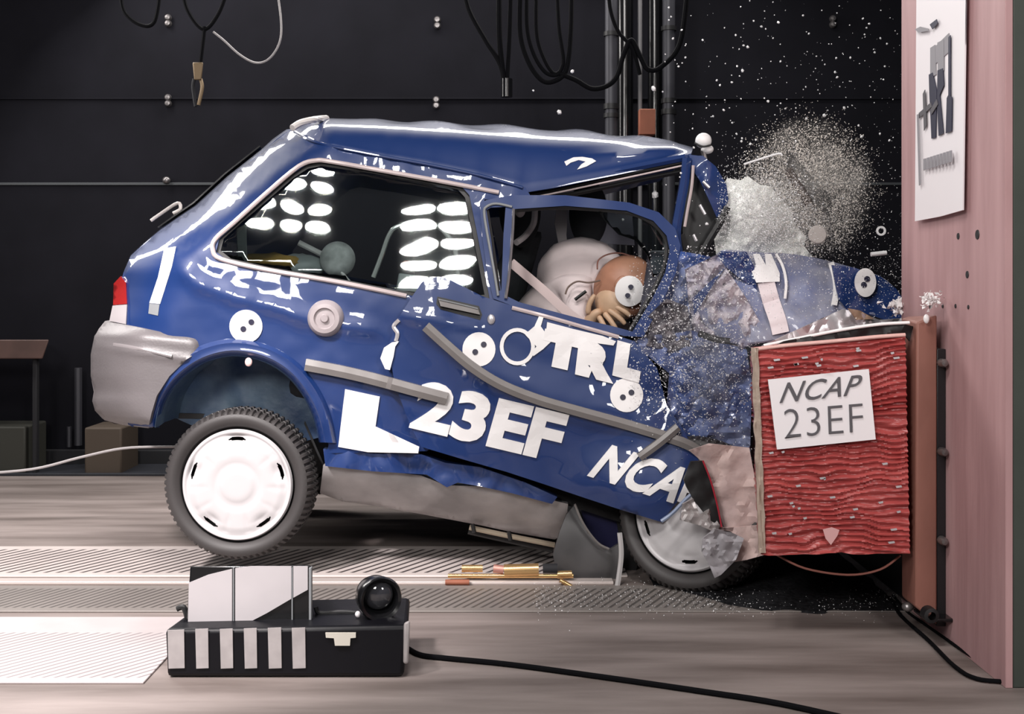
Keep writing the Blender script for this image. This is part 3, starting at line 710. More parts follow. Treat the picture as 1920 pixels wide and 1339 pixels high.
panel('header_backing', [(1296, 300), (1345, 410), (1325, 455), (1300, 500), (1280, 470), (1280, 420), (1286, 370)], .28, .02, BLACK, car, g=12)
for a, b in (((1312, 384), (1322, 402)), ((1318, 340), (1330, 352)), ((1300, 440), (1306, 452))):
    tube('torn_metal', [P(*a, .19), P(*b, .19)], .006, FOIL, parent=car, n=2)
# little round lamp/marker on the roof corner
tl = empty('roof_target', P(1318, 285, .3), label='small white ball marker perched at the front corner of car roof', cat='marker')
blob('ball', P(1319, 264, .3), (.031, .031, .030), WHITE, parent=tl)
blob('ball', P(1326, 280, .3), (.024, .024, .018), WHITE, parent=tl)
tube('band', [P(1302, 268, .27), P(1318, 275, .265), P(1333, 272, .27)], .004, BLACK, parent=tl)
tube('stalk', [P(1318, 282, .3), P(1322, 300, .3)], .01, STEEL, parent=tl, n=2)
# ---------------- door (bulged and folded)
def DD(x, y):
    Y = D(max(x, 760), y)-.035
    # crease above moulding and bulge in the waist
    Y -= .012*math.exp(-(segdist(x, y, [(752, 594), (800, 597), (850, 604), (895, 614)])/9)**2)
    Y += -.025*math.exp(-(segdist(x, y, [(800, 600), (900, 690), (1000, 740), (1120, 775), (1270, 830)])/40)**2)
    Y -= .10*sst(1020, 1230, x)*sst(800, 930, y)
    Y += .012*nz(x, y, 11, 1/70)*sst(1000, 1200, x)+.006*nz(x, y, 14, 1/30)*sst(1050, 1200, x)
    return Y
DOOR = [(770, 560), (790, 530), (806, 519), (832, 519), (858, 532), (905, 556), (960, 573), (1030, 592), (1100, 612), (1190, 640), (1232, 690), (1250, 760), (1285, 812), (1318, 880), (1240, 979), (1170, 958), (1100, 935), (1020, 908), (950, 885), (870, 862), (790, 838), (770, 800), (740, 720), (735, 690), (728, 650), (745, 600)]
panel('door_skin', DOOR, DD, .03, BLUE, car, g=11, sharp=60)
WFR = [(900, 382), (912, 375), (960, 366), (1060, 366), (1180, 380), (1235, 398), (1266, 428), (1276, 460), (1268, 510), (1242, 565), (1206, 632), (1170, 630), (1100, 612), (1030, 592), (960, 573), (925, 560), (915, 520), (905, 450)]
WOP = [(965, 392), (1060, 386), (1175, 395), (1225, 414), (1250, 442), (1256, 470), (1247, 512), (1222, 562), (1186, 622), (1150, 612), (1090, 598), (1030, 582), (972, 566), (952, 556), (956, 470)]
def DF(x, y): return .40*max(0, (490+.185*(x-400)-y)/528)-.01+.012*nz(x, y, 5, 1/80)
WIN2 = [(912, 394), (920, 389), (948, 388), (944, 440), (940, 545), (932, 545), (921, 450)]
panel('door_window_frame', WFR, DF, .03, BLUE, car, holes=[WOP, WIN2], g=9, sharp=60)
tube('window_trim', [P(x, y, DF(x, y)-.008) for x, y in ((963, 392), (961, 440), (955, 510), (948, 560))], .0055, mat('dull_chrome', (.42, .40, .42), .25, .8), parent=car, label='dull chrome strip')
tube('window_trim', [P(x, y, DF(x, y)-.006) for x, y in ((960, 388), (930, 382), (912, 388), (908, 400), (914, 440), (925, 500), (934, 555))], .005, GREYP, parent=car)
def inner_seal(nm, pl, w_, m): strip(nm, pl, w_, lambda x, y: DF(x, y)+.012, .012, m, car)
inner_seal('door_seal', [(968, 394), (1060, 389), (1172, 398), (1222, 417), (1246, 444), (1251, 472), (1242, 512), (1217, 560), (1182, 620)], 8, BLACK)
inner_seal('door_seal', [(912, 394), (921, 450), (936, 556)], 9, BLACK)
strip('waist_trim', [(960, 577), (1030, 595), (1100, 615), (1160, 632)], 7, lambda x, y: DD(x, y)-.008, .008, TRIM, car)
# handle
panel('handle_recess', [(820, 556), (898, 574), (904, 590), (900, 600), (826, 580), (818, 570)], lambda x, y: DD(x, y)-.002, .002, BLACK, car, g=12)
hd = panel('door_handle', [(822, 560), (896, 578), (900, 590), (826, 574)], lambda x, y: DD(x, y)-.018, .014, MOULD, car, g=8)
tube('handle_highlight', [P(x, y, DD(x, y)-.02) for x, y in ((824, 562), (860, 570), (896, 579))], .003, GREYP, parent=hd)  # painted highlight along the handle's upper edge, in paler grey
blob('door_lock', P(921, 599, DD(921, 599)-.004), (.014, .008, .018), FOIL, parent=car, nu=14, nv=10)
# mouldings
strip('door_moulding', [(798, 612), (840, 650), (885, 688), (940, 722), (1010, 750), (1090, 773), (1180, 798), (1275, 828), (1310, 846)], 19, lambda x, y: DD(x, y)-.018, .02, MOULD, car)
strip('door_moulding', [(1199, 858), (1235, 832), (1272, 801)], 15, lambda x, y: DD(x, y)-.035, .02, MOULD, car, label='snapped off grey moulding end')
strip('quarter_moulding', [(572, 684), (640, 697), (700, 711), (770, 730), (838, 748)], 22, lambda x, y: min(D(x, y), DD(x, y) if x > 730 else 9)-.026, .022, MOULD, car)
# door stickers and writing
def target(cx, cy, rx, ry, fn, parent, dots, off=.004, **kw):
    o = patch('target_sticker', circ(cx, cy, rx, ry), fn, WHITE, parent, off, g=9, label='white target sticker', **kw)
    for dx, dy in dots: patch('target_dot', circ(cx+dx, cy+dy, 5.5, 5.5, 12), fn, INKD, o, off+.003, g=9)
    return o
target(461, 612, 31, 31, D, car, ((10, -8), (-5, 5)))
target(898, 655, 31, 32, DD, car, ((9, -9), (-7, 5)))
target(1175, 741, 31, 32, DD, car, ((9, -5), (-7, 4)))
decal('door_letter_line', '23EF', (766, 803), (276, 66), (26, -92), DD, WHITE, car, off=.007, bold=.045, spacing=1.0)
decal('door_letter_line', 'NCA', (1100, 893), (162, 52), (40, -62), DD, WHITE, car, off=.007, bold=.035, shear=.15)
patch('letter_fragment', [(1270, 940), (1286, 902), (1296, 915), (1298, 926), (1288, 924), (1280, 944)], DD, WHITE, car, .007)
ring = circ(970, 650, 33, 35); ring2 = circ(970, 650, 26, 28)
panel('logo_ring', ring, lambda x, y: DD(x, y)-.007, .005, WHITE, car, holes=[ring2], g=10)
patch('logo_link', [(1002, 612), (1012, 590), (1020, 592), (1014, 612), (1034, 640), (1018, 655), (1000, 668), (996, 660), (1006, 650), (985, 628), (990, 622)], DD, WHITE, car, .007)
decal('logo_letter', 'T', (1010, 682), (78, 18), (12, -66), DD, WHITE, car, off=.008, bold=.1)
decal('logo_letter', 'R', (1078, 702), (72, 18), (8, -68), DD, WHITE, car, off=.0085, bold=.1)
decal('logo_letter', 'L', (1148, 704), (50, 14), (10, -66), DD, WHITE, car, off=.008, bold=.1)
patch('logo_bar', [(1026, 604), (1075, 617), (1130, 630), (1155, 640), (1150, 648), (1108, 642), (1060, 632), (1024, 620)], DD, WHITE, car, .0075)
patch('white_tape', [(647, 730), (712, 744), (704, 800), (786, 838), (784, 850), (690, 848), (634, 838)], lambda x, y: min(D(x, y), DD(x, y) if x > 738 else 9), WHITE, car, .006, label='L shaped white tape')
patch('white_tape', [(735, 642), (748, 640), (741, 650), (738, 668), (731, 694), (722, 692), (713, 672), (720, 652)], lambda x, y: min(D(x, y), DD(x, y))-.004, WHITE, car, .004, label='half moon white sticker')
strip('door_edge_line', [(748, 600), (738, 612), (745, 625), (742, 640)], 7, lambda x, y: min(D(x, y), DD(x, y))-.006, .006, FOIL, car)
# roof numeral
roofy = lambda x, y: .36-.0011*(y-250)
patch('roof_numeral', [(1058, 303), (1075, 295), (1092, 294), (1110, 297), (1118, 302), (1100, 312), (1082, 318), (1090, 308), (1098, 303), (1085, 300), (1070, 305), (1062, 311)], roof_fn, WHITE, car, .004, label='part of a white numeral')
# fuel cap
fcap = lathe('fuel_cap', [(0, -.024), (.012, -.024), (.016, -.014), (.034, -.013), (.038, -.022), (.052, -.020), (.062, -.008), (.066, .012)], P(610, 597, D(610, 597)), mat('fuel_cap_grey', (.42, .37, .38), .35, var=.2, bump=.2), parent=car, seg=36)
# C pillar lamp reflection, painted as a white strip with a grey end
patch('pillar_highlight', [(308, 466), (330, 462), (322, 500), (300, 570), (280, 568), (296, 520)], D, WHITE, car, .003, g=8, label='painted white highlight strip')
patch('highlight_end', [(280, 569), (299, 571), (296, 592), (278, 588)], D, GREYP, car, .003, g=8)
# rear lamp
def LD(x, y): return D(x, y)-.012
panel('rear_lamp', [(213, 532), (226, 518), (236, 530), (238, 570), (212, 572)], LD, .05, REDL, car, g=7)
panel('rear_lamp_base', [(211, 573), (238, 571), (236, 608), (205, 602)], LD, .05, mat('grey_lamp_lens', (.40, .37, .38), .25), car, g=7)
# bumper
BO = [(197, 602), (215, 606), (300, 622), (392, 640), (384, 652), (350, 674), (318, 705), (294, 742), (284, 775), (278, 803), (230, 797), (196, 788), (178, 770), (173, 752), (177, 735), (170, 705), (170, 665), (177, 630)]
def BD(x, y):
    e = x-interp([(602, 197), (630, 177), (665, 170), (705, 170), (735, 176), (752, 173), (770, 178), (790, 196), (803, 240)], y)
    Y = .03+.26*max(0, 1-e/105)**2.4-.045*(1-sst(360, 392, x))-.012*math.exp(-((y-(652+.16*(x-210)))/7)**2)
    Y += .03*sst(0, 1, (625+.1*(x-170)-y)/22)
    return Y
bp = panel('rear_bumper', BO, BD, .03, BUMP, car, g=8, sharp=60)
e = [(197, 602), (185, 617), (177, 632), (171, 660), (170, 690), (172, 715), (176, 735), (173, 752), (178, 770), (192, 785), (215, 795)]
rows = []
for x, y in e:
    a = P(x, y, BD(x, y)); b = mir(a); rows.append([a.lerp(b, j/14)+Vector((-.03*(1-(2*j/14-1)**4), 0, 0)) for j in range(15)])
sheet('bumper_back', rows, (.02, 0, 0), BUMP, parent=bp)
strip('ledge_highlight', [(212, 646), (240, 650), (280, 658), (322, 668)], 6, lambda x, y: BD(x, y)-.004, .006, mat('ledge_highlight_grey', (.24, .22, .225), .25), bp)  # ledge in paler grey than the bumper, its highlight put into the colour
# wheel arch lip + well
arch = [(284, 800), (290, 768), (305, 733), (335, 697), (380, 668), (435, 655), (492, 664), (540, 690), (576, 730), (600, 778), (612, 830)]
arc = cr([(a, b, 0) for a, b in arch], 5)
rows = []
for p in arc:
    dx, dy = p.x-448, p.y-825; L = math.hypot(dx, dy); nx_, ny_ = dx/L, dy/L; r = []
    for k in range(7):
        o = [-14, -8, -2, 5, 12, 17, 22][k]; yy = [.03, -.012, -.022, -.018, -.020, -.008, .006][k]
        qx, qy = p.x+nx_*o, p.y+ny_*o; r.append(P(qx, qy, (D(qx, qy) if True else 0)+yy))
    rows.append(r)
sheet('wheel_arch_lip', rows, .008, BLUE, car, sharp=50)
blob('arch_clip', P(466, 679, -.01), (.013, .006, .016), mat('pink_clip', (.75, .5, .48), .5), parent=car, nu=10, nv=8)
rows = []
for p in arc:
    dx, dy = p.x-448, p.y-825; L = math.hypot(dx, dy); r = []
    for k in range(6):
        q = P(p.x-dx/L*(4+k), p.y-dy/L*(4+k), 0); r.append(Vector((q.x*1, .015+.055*k, q.z+.012*nz(p.x/30, k*.7, 2))))
    rows.append(r)
sheet('wheel_well', rows, (0, 0, .006), WELL, car)
bw = [P(p.x, p.y, 0)+Vector((0, .29, 0)) for p in arc]
c0 = P(448, 830, 0)+Vector((0, .27, -.08)); rows = [[c0.lerp(b, t)+Vector((0, .02*nz(b.x*9, t*4, 1), 0)) for t in (0, .25, .5, .75, .9, 1)] for b in bw]
sheet('wheel_well_back', rows, .01, WELL, car)
# sill + underbody
def SD(x, y): return .03+.10*sst(850, 900, y-(x-600)*.12)
panel('sill', [(606, 842), (700, 850), (790, 852), (835, 868), (900, 876), (985, 905), (1045, 932), (1035, 945), (960, 925), (900, 912), (858, 905), (838, 914), (800, 890), (700, 884), (610, 874)], lambda x, y: .035+.010*ridged(x, y, 2, 1/45), .05, BLUE, car, g=9, sharp=50)
def UD(x, y):
    t = (y-(872+.14*(x-610)))/70
    return .075+.16*max(0, t)**1.6+.008*nz(x, y, 3, 1/40)
panel('underbody', [(606, 872), (700, 880), (790, 892), (836, 910), (900, 912), (1000, 930), (1065, 945), (1060, 1000), (1040, 1012), (960, 998), (900, 985), (800, 966), (700, 948), (640, 940), (600, 925)], UD, .04, UNDER, car, g=10, sharp=60)
# floor pan across the car
A = [P(240, 796, .2), P(560, 800, .2), P(620, 925, .25), P(1040, 1010, .25), P(1330, 960, .25)]
rows = [[Vector((a.x, .28+.95*j/6, a.z+.015)) for j in range(7)] for a in A]
sheet('floor_pan', rows, (0, 0, .02), mat('black_underside', (.02, .02, .022), .6), car)
ex = tube('exhaust_pipe', [P(880, 989, .2), P(940, 1002, .2), P(1040, 1022, .2)], .010, mat('brassy_pipe', (.40, .34, .26), .35, .6), parent=car)
tube('exhaust_pipe', [P(878, 996, .26), P(940, 1010, .26), P(1036, 1031, .26)], .012, BLACK, parent=car)
for x, y in ((886, 992), (954, 1006)): tube('pipe_bracket', [P(x, y-9, .19), P(x+3, y+7, .19)], .008, BLACK, parent=car, n=2)
panel('aperture_shade', [(786, 800), (1330, 700), (1240, 985), (1180, 985), (1040, 940), (900, 900), (830, 872), (788, 850)], .16, .02, mat('aperture_shade_black', (.01, .009, .010), .8, bump=.6, bscale=30), car, g=30)  # black sheet painting the shade inside the door gap
# interior
box('rear_seat', (P(560, 0, .3).x, .25, .62), (P(640, 0, .3).x, 1.25, 1.06), SEAT, parent=car, bev=.04, rot=Matrix.Rotation(math.radians(12), 3, 'Y'))
box('parcel_shelf', (P(380, 0, .3).x, .22, .98), (P(540, 0, .3).x, 1.28, 1.0), DARK, parent=car, bev=.004)
for Y in (.55, ):
    st_ = hexa('front_seat', [P(800, 640, Y-.22), P(905, 640, Y-.22), P(800, 640, Y+.22), P(905, 640, Y+.22), P(770, 470, Y-.2), P(850, 468, Y-.2), P(770, 470, Y+.2), P(850, 468, Y+.2)], SEAT, parent=car, bev=.04)
hexa('front_seat', [P(860, 640, 1.0), P(960, 640, 1.0), P(860, 640, 1.35), P(960, 640, 1.35), P(960, 440, 1.0), P(1020, 430, 1.0), P(960, 440, 1.35), P(1020, 430, 1.35)], SEAT, parent=car, bev=.04)
tube('seat_frame', [P(700, 520, .34), P(716, 478, .34), P(730, 440, .34), (P(748, 424, .34)), P(800, 415, .34), P(838, 440, .34), P(856, 480, .34), P(858, 520, .34)], .009, mat('chrome_tube', (.62, .6, .6), .25, .5), parent=car, label='bright tubular seat frame')
hexa('rear_trim_post', [P(446, 500, .36), P(464, 500, .36), P(446, 500, .40), P(464, 500, .40), P(443, 428, .36), P(462, 420, .36), P(443, 428, .40), P(462, 420, .40)], GREYP, parent=car, bev=.003)
headr = blob('head_restraint', P(1103, 400, 1.0), (.085, .06, .15), SEAT, parent=car)
blob('head_restraint', P(975, 395, .9), (.09, .05, .16), SEAT, parent=car)
# pale vertical trims seen through the cabin
PALE = mat('pale_cabin_trim', (.50, .46, .47), .6)
panel('far_trim', [(1044, 385), (1066, 385), (1062, 440), (1066, 480), (1050, 470), (1040, 420)], 1.0, .02, PALE, car, g=12)
panel('far_trim', [(1140, 392), (1185, 398), (1190, 460), (1110, 455), (1128, 430)], 1.0, .02, mat('grey_cabin_trim', (.34, .34, .42), .6), car, g=12)
tube('steering_wheel', [P(968, 455, .5), P(985, 442, .55), P(1000, 420, .6), P(1003, 395, .64)], .013, PALE, parent=car)
blob('grab_handle', P(975, 394, .6), (.022, .02, .03), PALE, parent=car, nu=14, nv=10)
hexa('dashboard', [P(1190, 640, .25), P(1290, 640, .25), P(1190, 640, 1.25), P(1290, 640, 1.25), P(1215, 480, .28), P(1290, 470, .28), P(1215, 470, 1.25), P(1290, 470, 1.25)], mat('dash_grey', (.06, .06, .085), .6, var=.5, vscale=14), parent=car, bev=.02)
# glass of door: broken remains at bottom edge and front quarterlight
GSH = lambda x, y: DF(x, y)+.02
panel('broken_door_glass', [(1120, 392), (1175, 397), (1225, 416), (1247, 445), (1248, 505), (1225, 520), (1215, 480), (1190, 450), (1160, 440), (1130, 410)], GSH, .004, GLASS, car, g=14, sharp=80)
# ---------------- wheels
def make_wheel(origin, rotm, name='rear_wheel', nslot=5, phase=90):
    root = bpy.data.objects.new(name, None); COL.objects.link(root); root.parent = car
    root.matrix_parent_inverse = Matrix.Translation(car.location).inverted(); root.location = origin; root.rotation_euler = rotm.to_euler()
    def part(nm, vs, fs, m, par, sharp=40, **kw):
        me = bpy.data.meshes.new(nm); me.from_pydata([tuple(v) for v in vs], [], fs)
        bm = bmesh.new(); bm.from_mesh(me); bmesh.ops.recalc_face_normals(bm, faces=bm.faces); bm.to_mesh(me); bm.free()
        for p in me.polygons: p.use_smooth = True
        me.set_sharp_from_angle(angle=math.radians(sharp)); me.materials.append(m)
        o = bpy.data.objects.new(nm, me); COL.objects.link(o); o.parent = par; return props(o, **kw)
    prof = [(.196, .150), (.205, .012), (.212, .004), (.220, -.004), (.232, -.010), (.244, -.010), (.254, -.004), (.261, .004), (.266, .012), (.270, .024), (.271, .030), (.271, .052), (.263, .055), (.263, .060), (.272, .063), (.272, .092), (.263, .095), (.263, .100), (.271, .103), (.271, .128), (.266, .142), (.250, .158), (.225, .160), (.196, .150)]
    def tread(i, an, r, y):
        k = math.sin(an*72)
        if 7 <= i <= 20 and k > .35: r -= .008
        return r, y
    vs, fs = lathe_geo(prof, (0, 0, 0), I3, 360, tread); part('tyre', vs, fs, TYRE, root)
    # dark rim behind the cap
    vs, fs = lathe_geo([(0, .05), (.19, .05), (.200, .03), (.2045, .006), (.2045, .10)], (0, 0, 0), I3, 48); rim = part('rim', vs, fs, BLACK, root)
    # cap: polar grid with slots left open
    NA, NR = 200, 24; vs = []; fs = []
    R = [.200*i/NR for i in range(NR+1)]
    def hy(r, an):
        a5 = (an-math.radians(phase))/(2*math.pi/nslot); fr = a5-round(a5)         # 0 at slot centre
        y = .004
        y -= .007*(1-sst(.05, .075, r))*1.0                                       # raised centre
        y -= .006*sst(.07, .1, r)*(1-sst(.15, .185, r))
        q = math.exp(-(fr/.16)**2)
        y += .010*q*sst(.125, .150, r)*(1-sst(.178, .184, r))                      # scoops at the slots
        q2 = math.exp(-((abs(fr)-.30)/.06)**2); y += .002*q2*sst(.10, .13, r)*(1-sst(.17, .18, r))
        y -= .004*sst(.182, .190, r); y += .010*sst(.195, .2, r)
        return y
    def inslot(r, an):
        a5 = (an-math.radians(phase))/(2*math.pi/nslot); fr = a5-round(a5)
        u = fr*(2*math.pi/nslot)*.165/.030; v = (r-.1635-.003*math.cos(fr*6))/.0065
        return u*u+v*v < 1
    R = [.0]+[.012*i for i in range(1, 12)]+[.140+.0025*i for i in range(0, 24)]+[.200]
    for r in R:
        for k in range(NA):
            an = 2*math.pi*k/NA; vs.append(Vector((r*math.cos(an), hy(r, an), r*math.sin(an))))
    for i in range(len(R)-1):
        for k in range(NA):
            rm = (R[i]+R[i+1])/2; am = 2*math.pi*(k+.5)/NA
            if inslot(rm, am): continue
            fs.append((i*NA+k, i*NA+(k+1) % NA, (i+1)*NA+(k+1) % NA, (i+1)*NA+k))
    cap = part('hubcap', vs, fs, HUB, root, label='white slotted hubcap')
    return root
rw = make_wheel(P(444, 910, .03), Matrix.Rotation(math.radians(-2), 3, 'Z'))
def copy_tree(o, loc):
    r = o.copy(); COL.objects.link(r); r.location = loc
    for ch in [c for c in bpy.data.objects if c.parent == o]:
        c = ch.copy(); COL.objects.link(c); c.parent = r
    return r
fw = make_wheel(P(1290, 962, -.09), Matrix.Rotation(math.radians(-30), 3, 'Z') @ Matrix.Rotation(math.radians(-12), 3, 'X'), 'front_wheel', phase=60)
w3 = copy_tree(rw, rw.location+Vector((0, WCAR-.12, 0))); w3.rotation_euler = (0, 0, math.pi); w3.name = 'rear_wheel'
tube('rear_axle', [rw.location+Vector((0, .14, 0)), rw.location+Vector((0, WCAR-.25, 0))], .03, BLACK, parent=car, n=2)
# ---------------- front end wreckage
LN = lambda x, y: .02+.10*((x-1050)/110)**2*.6
panel('arch_liner', [(1076, 948), (1088, 975), (1102, 1000), (1122, 1022), (1145, 1030), (1160, 1020), (1160, 1100), (1120, 1100), (1060, 1090), (1042, 1070), (1037, 1040), (1050, 995), (1062, 965)], lambda x, y: .10-.05*math.sin((y-940)/60), .02, LINER, car, g=9, sharp=70)
strip('liner_edge', [(1078, 946), (1090, 975), (1106, 1001), (1124, 1021), (1142, 1030)], 4, .02, .01, MOULD, car)
panel('inner_arch', [(1085, 940), (1190, 955), (1190, 1050), (1150, 1035), (1120, 1020), (1098, 990)], .22, .02, mat('deep_blue_inner', (.008, .008, .06), .5), car, g=16)
panel('hub_carrier', [(1150, 940), (1210, 955), (1210, 1000), (1190, 1080), (1172, 1100), (1165, 1100), (1160, 1000)], .2, .03, BLACK, car, g=16)
strip('track_strut', [(1162, 1000), (1165, 1040), (1160, 1085), (1156, 1106)], 9, -.03, .012, mat('white_strut', (.6, .58, .58), .4, .3), car)
# torn black door edge with red line
panel('door_end_plate', [(1296, 866), (1320, 865), (1334, 905), (1346, 950), (1353, 988), (1330, 975), (1302, 940), (1288, 915), (1282, 900)], lambda x, y: -.265+.01*nz(x, y, 3, 1/20), .02, BLACK, car, g=8)
tube('red_edge', [P(x, y, -.28) for x, y in ((1318, 864), (1333, 903), (1345, 948), (1353, 988))], .003, mat('red_edge_strip', (.4, .02, .04), .4), parent=car)
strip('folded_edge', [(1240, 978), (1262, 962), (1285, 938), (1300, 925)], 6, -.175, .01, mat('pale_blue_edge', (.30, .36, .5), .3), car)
# headlamp / pale folded bits above the front wheel
panel('bent_bracket', [(1280, 945), (1300, 935), (1312, 965), (1330, 955), (1350, 985), (1345, 1000), (1310, 985), (1275, 975)], lambda x, y: -.28+.02*ridged(x, y, 1, 1/15), .01, mat('pale_torn_steel', (.5, .47, .47), .4, .4), car, g=6)
def crum(name, poly, y0, amp, sc, m, parent=None, g=8, z=1, t=.01, grad=0, **kw):
    cy = sum(p[1] for p in poly)/len(poly)
    return panel(name, poly, lambda x, y: y0+grad*(cy-y)/100+amp*ridged(x, y, z, sc)+amp*.4*ridged(x, y, z+5, sc*2.3), t, m, parent or car, g=g, sharp=28, **kw)
crum('bent_bracket', [(1318, 1010), (1340, 992), (1370, 998), (1395, 1010), (1380, 1050), (1352, 1078), (1340, 1084), (1330, 1060), (1316, 1035)], -.30, .02, 1/28, mat('pale_plate', (.45, .43, .46), .45, var=.3, vscale=12), g=6, label='pale bent bracket plate')
crum('front_bumper', [(1330, 985), (1360, 990), (1432, 985), (1436, 1040), (1400, 1050), (1370, 1055), (1352, 1040)], -.26, .02, 1/40, SAND, g=8, z=4, label='crushed pale front bumper')
crum('bumper_foam', [(1292, 845), (1330, 832), (1405, 840), (1416, 900), (1424, 985), (1360, 992), (1348, 960), (1330, 900), (1316, 865)], -.24, .018, 1/45, SAND, g=8, z=7, label='pale pink bumper foam')
# crushed wing between door and red block
crum('front_wing', [(1180, 640), (1230, 628), (1300, 620), (1345, 640), (1400, 655), (1410, 720), (1406, 860), (1330, 868), (1296, 860), (1262, 800), (1250, 760), (1255, 700)], .0, .035, 1/42, BLUED, g=6, z=2, label='crumpled dusty blue wing')
crum('inner_wing', [(1270, 470), (1330, 480), (1400, 560), (1420, 650), (1340, 660), (1210, 645), (1190, 620), (1240, 560)], .10, .03, 1/38, BLUED, g=8, z=11)
crum('scuttle', [(1285, 505), (1345, 478), (1400, 560), (1440, 630), (1390, 655), (1300, 640), (1292, 570)], .02, .045, 1/30, mat('shattered_trim', (.72, .65, .67), .5, col2=(.22, .22, .32), vscale=14, bump=.8), g=6, z=3, label='shredded pale scuttle')
crum('door_glass_rubble', [(1195, 612), (1250, 560), (1290, 575), (1300, 650), (1255, 660), (1190, 642)], -.0, .03, 1/20, mat('grey_rubble', (.20, .18, .19), .6, col2=(.05, .05, .07), vscale=25, bump=1), g=6, z=8)
tube('engine_mount', [P(1310, 625, -.05), P(1340, 636, -.05), P(1368, 640, -.05)], .012, BLACK, parent=car)
# bonnet: folded tent from near edge over a ridge to the far side
top = [(1335, 492), (1352, 470), (1385, 470), (1420, 473), (1480, 476), (1540, 486), (1600, 502), (1650, 518), (1678, 540), (1694, 562)]
bot = [(1300, 560), (1325, 610), (1370, 640), (1430, 640), (1480, 628), (1540, 600), (1585, 585), (1630, 588), (1660, 598), (1690, 596)]
tp = cr([(a, b, 0) for a, b in top], 6); bt = cr([(a, b, 0) for a, b in bot], 6)
def BN(x, y, t=None):
    # t = 0 at the lower near edge, 1 at the ridge
    ty = interp([(a, b) for a, b in top], x); by = interp([(a, b) for a, b in bot], x)
    t = max(0, min(1, (by-y)/max(8, by-ty)))
    return .02+.17*t**1.3+.022*ridged(x, y, 6, 1/70)+.01*ridged(x, y, 8, 1/30)
rows = []
for a, b in zip(bt, tp):
    r = []
    for k in range(13):
        t = k/12; x = a.x+(b.x-a.x)*t; y = a.y+(b.y-a.y)*t; r.append(P(x, y, BN(x, y)))
    e = r[-1]
    for k in range(1, 12):
        u = k/11; r.append(Vector((e.x, e.y+.95*u, e.z-.015+.012*ridged(e.x*300, k*25, 2, 1/30)-.22*u*u)))
    rows.append(r)
bn = sheet('bonnet', rows, (0, .004, -.006), BLUEG, car, sharp=30)
crum('bonnet_nose', [(1560, 497), (1602, 502), (1650, 518), (1680, 541), (1696, 566), (1690, 596), (1660, 600), (1630, 590), (1590, 584), (1572, 560)], .035, .008, 1/50, BLUE, g=7, z=9)
crum('bonnet_root', [(1336, 498), (1352, 471), (1400, 473), (1414, 500), (1420, 545), (1385, 520), (1360, 500)], .10, .015, 1/30, BLUE, g=7, z=12)
crum('bonnet_edge', [(1340, 520), (1362, 498), (1330, 545), (1302, 590), (1298, 560)], .03, .01, 1/30, BLUE, g=7, z=14)
BNN = lambda x, y: .022+.008*ridged(x, y, 9, 1/50)
tg = target(1623, 530, 20, 27, BNN, car, ((3, -7), (-3, 4)), off=.01)
patch('bonnet_numeral', [(1412, 476), (1424, 476), (1436, 497), (1434, 476), (1446, 476), (1455, 496), (1462, 512), (1462, 528), (1418, 530), (1408, 506), (1418, 500)], lambda x, y: BN(x, y)-.03, WHITE, car, .002, g=8, label='torn white numeral')
strip('bonnet_tape', [(1436, 528), (1446, 565), (1458, 600), (1464, 625)], 32, lambda x, y: BN(x, y)-.02, .004, mat('pinkish_tape', (.75, .66, .68), .5), car, label='pinkish white stripe')
strip('bonnet_tape', [(1558, 492), (1566, 520), (1568, 548), (1564, 572)], 11, lambda x, y: BN(x, y)-.03, .004, WHITE, car, label='white stripe')
strip('bonnet_tape', [(1455, 476), (1468, 500), (1474, 530), (1472, 560)], 5, lambda x, y: BN(x, y)-.025, .004, WHITE, car, label='thin white stripe')
# headlamp and foil under the bonnet, top edge of the block
crum('headlamp_shell', [(1430, 648), (1480, 625), (1540, 598), (1580, 580), (1610, 585), (1650, 600), (1700, 596), (1700, 606), (1600, 615), (1500, 634), (1425, 652)], -.12, .03, 1/50, FOIL, g=6, z=5, label='crumpled silver lamp shell')
crum('black_packing', [(1470, 640), (1560, 622), (1690, 606), (1712, 612), (1706, 640), (1697, 629), (1560, 643), (1440, 654)], -.655, .01, 1/30, BLACK, g=8, z=2)
crum('indicator_lens', [(1590, 578), (1612, 582), (1640, 598), (1606, 600)], -.14, .01, 1/20, mat('brown_lens', (.3, .2, .14), .2), g=5)
tube('foil_edge', [P(1432, 648, -.62), P(1500, 634, -.64), P(1580, 618, -.66), P(1650, 608, -.66), P(1705, 605, -.66)], .005, WHITE, parent=car)
# shredded honeycomb at the barrier edge (many little folded cells)
def shreds(name, cxy, n, spread, size, Y, m, **kw):
    vs = []; fs = []
    for _ in range(n):
        px = random.gauss(cxy[0], spread[0]); py = random.gauss(cxy[1], spread[1]); c = P(px, py, Y+random.uniform(-.03, .03)); b = len(vs)
        q = [Vector((random.uniform(-1, 1), random.uniform(-1, 1), random.uniform(-1, 1))).normalized()*size*random.uniform(.5, 1.2) for _ in range(4)]
        vs += [c+v for v in q]; fs += [(b, b+1, b+2), (b, b+1, b+3), (b, b+2, b+3), (b+1, b+2, b+3)]
    o = mk(name, vs, fs, m, kw.pop('parent', None), False, **kw); return o
random.seed(11)
shreds('honeycomb_shreds', (1698, 577), 150, (17, 9), .012, -.25, WHITE, label='cluster of torn white honeycomb shreds at the bonnet tip', cat='debris', kind='stuff')
shreds('honeycomb_shreds', (1746, 562), 90, (10, 8), .009, -.70, WHITE, label='torn white shreds caught on top of brown mounting plate', cat='debris', kind='stuff')
pc = blob('broken_pin', P(1737, 598, -.69), (.009, .006, .014), WHITE, nu=12, nv=8); props(pc, 'tiny white broken pin on the brown plate just under the shreds', 'debris')
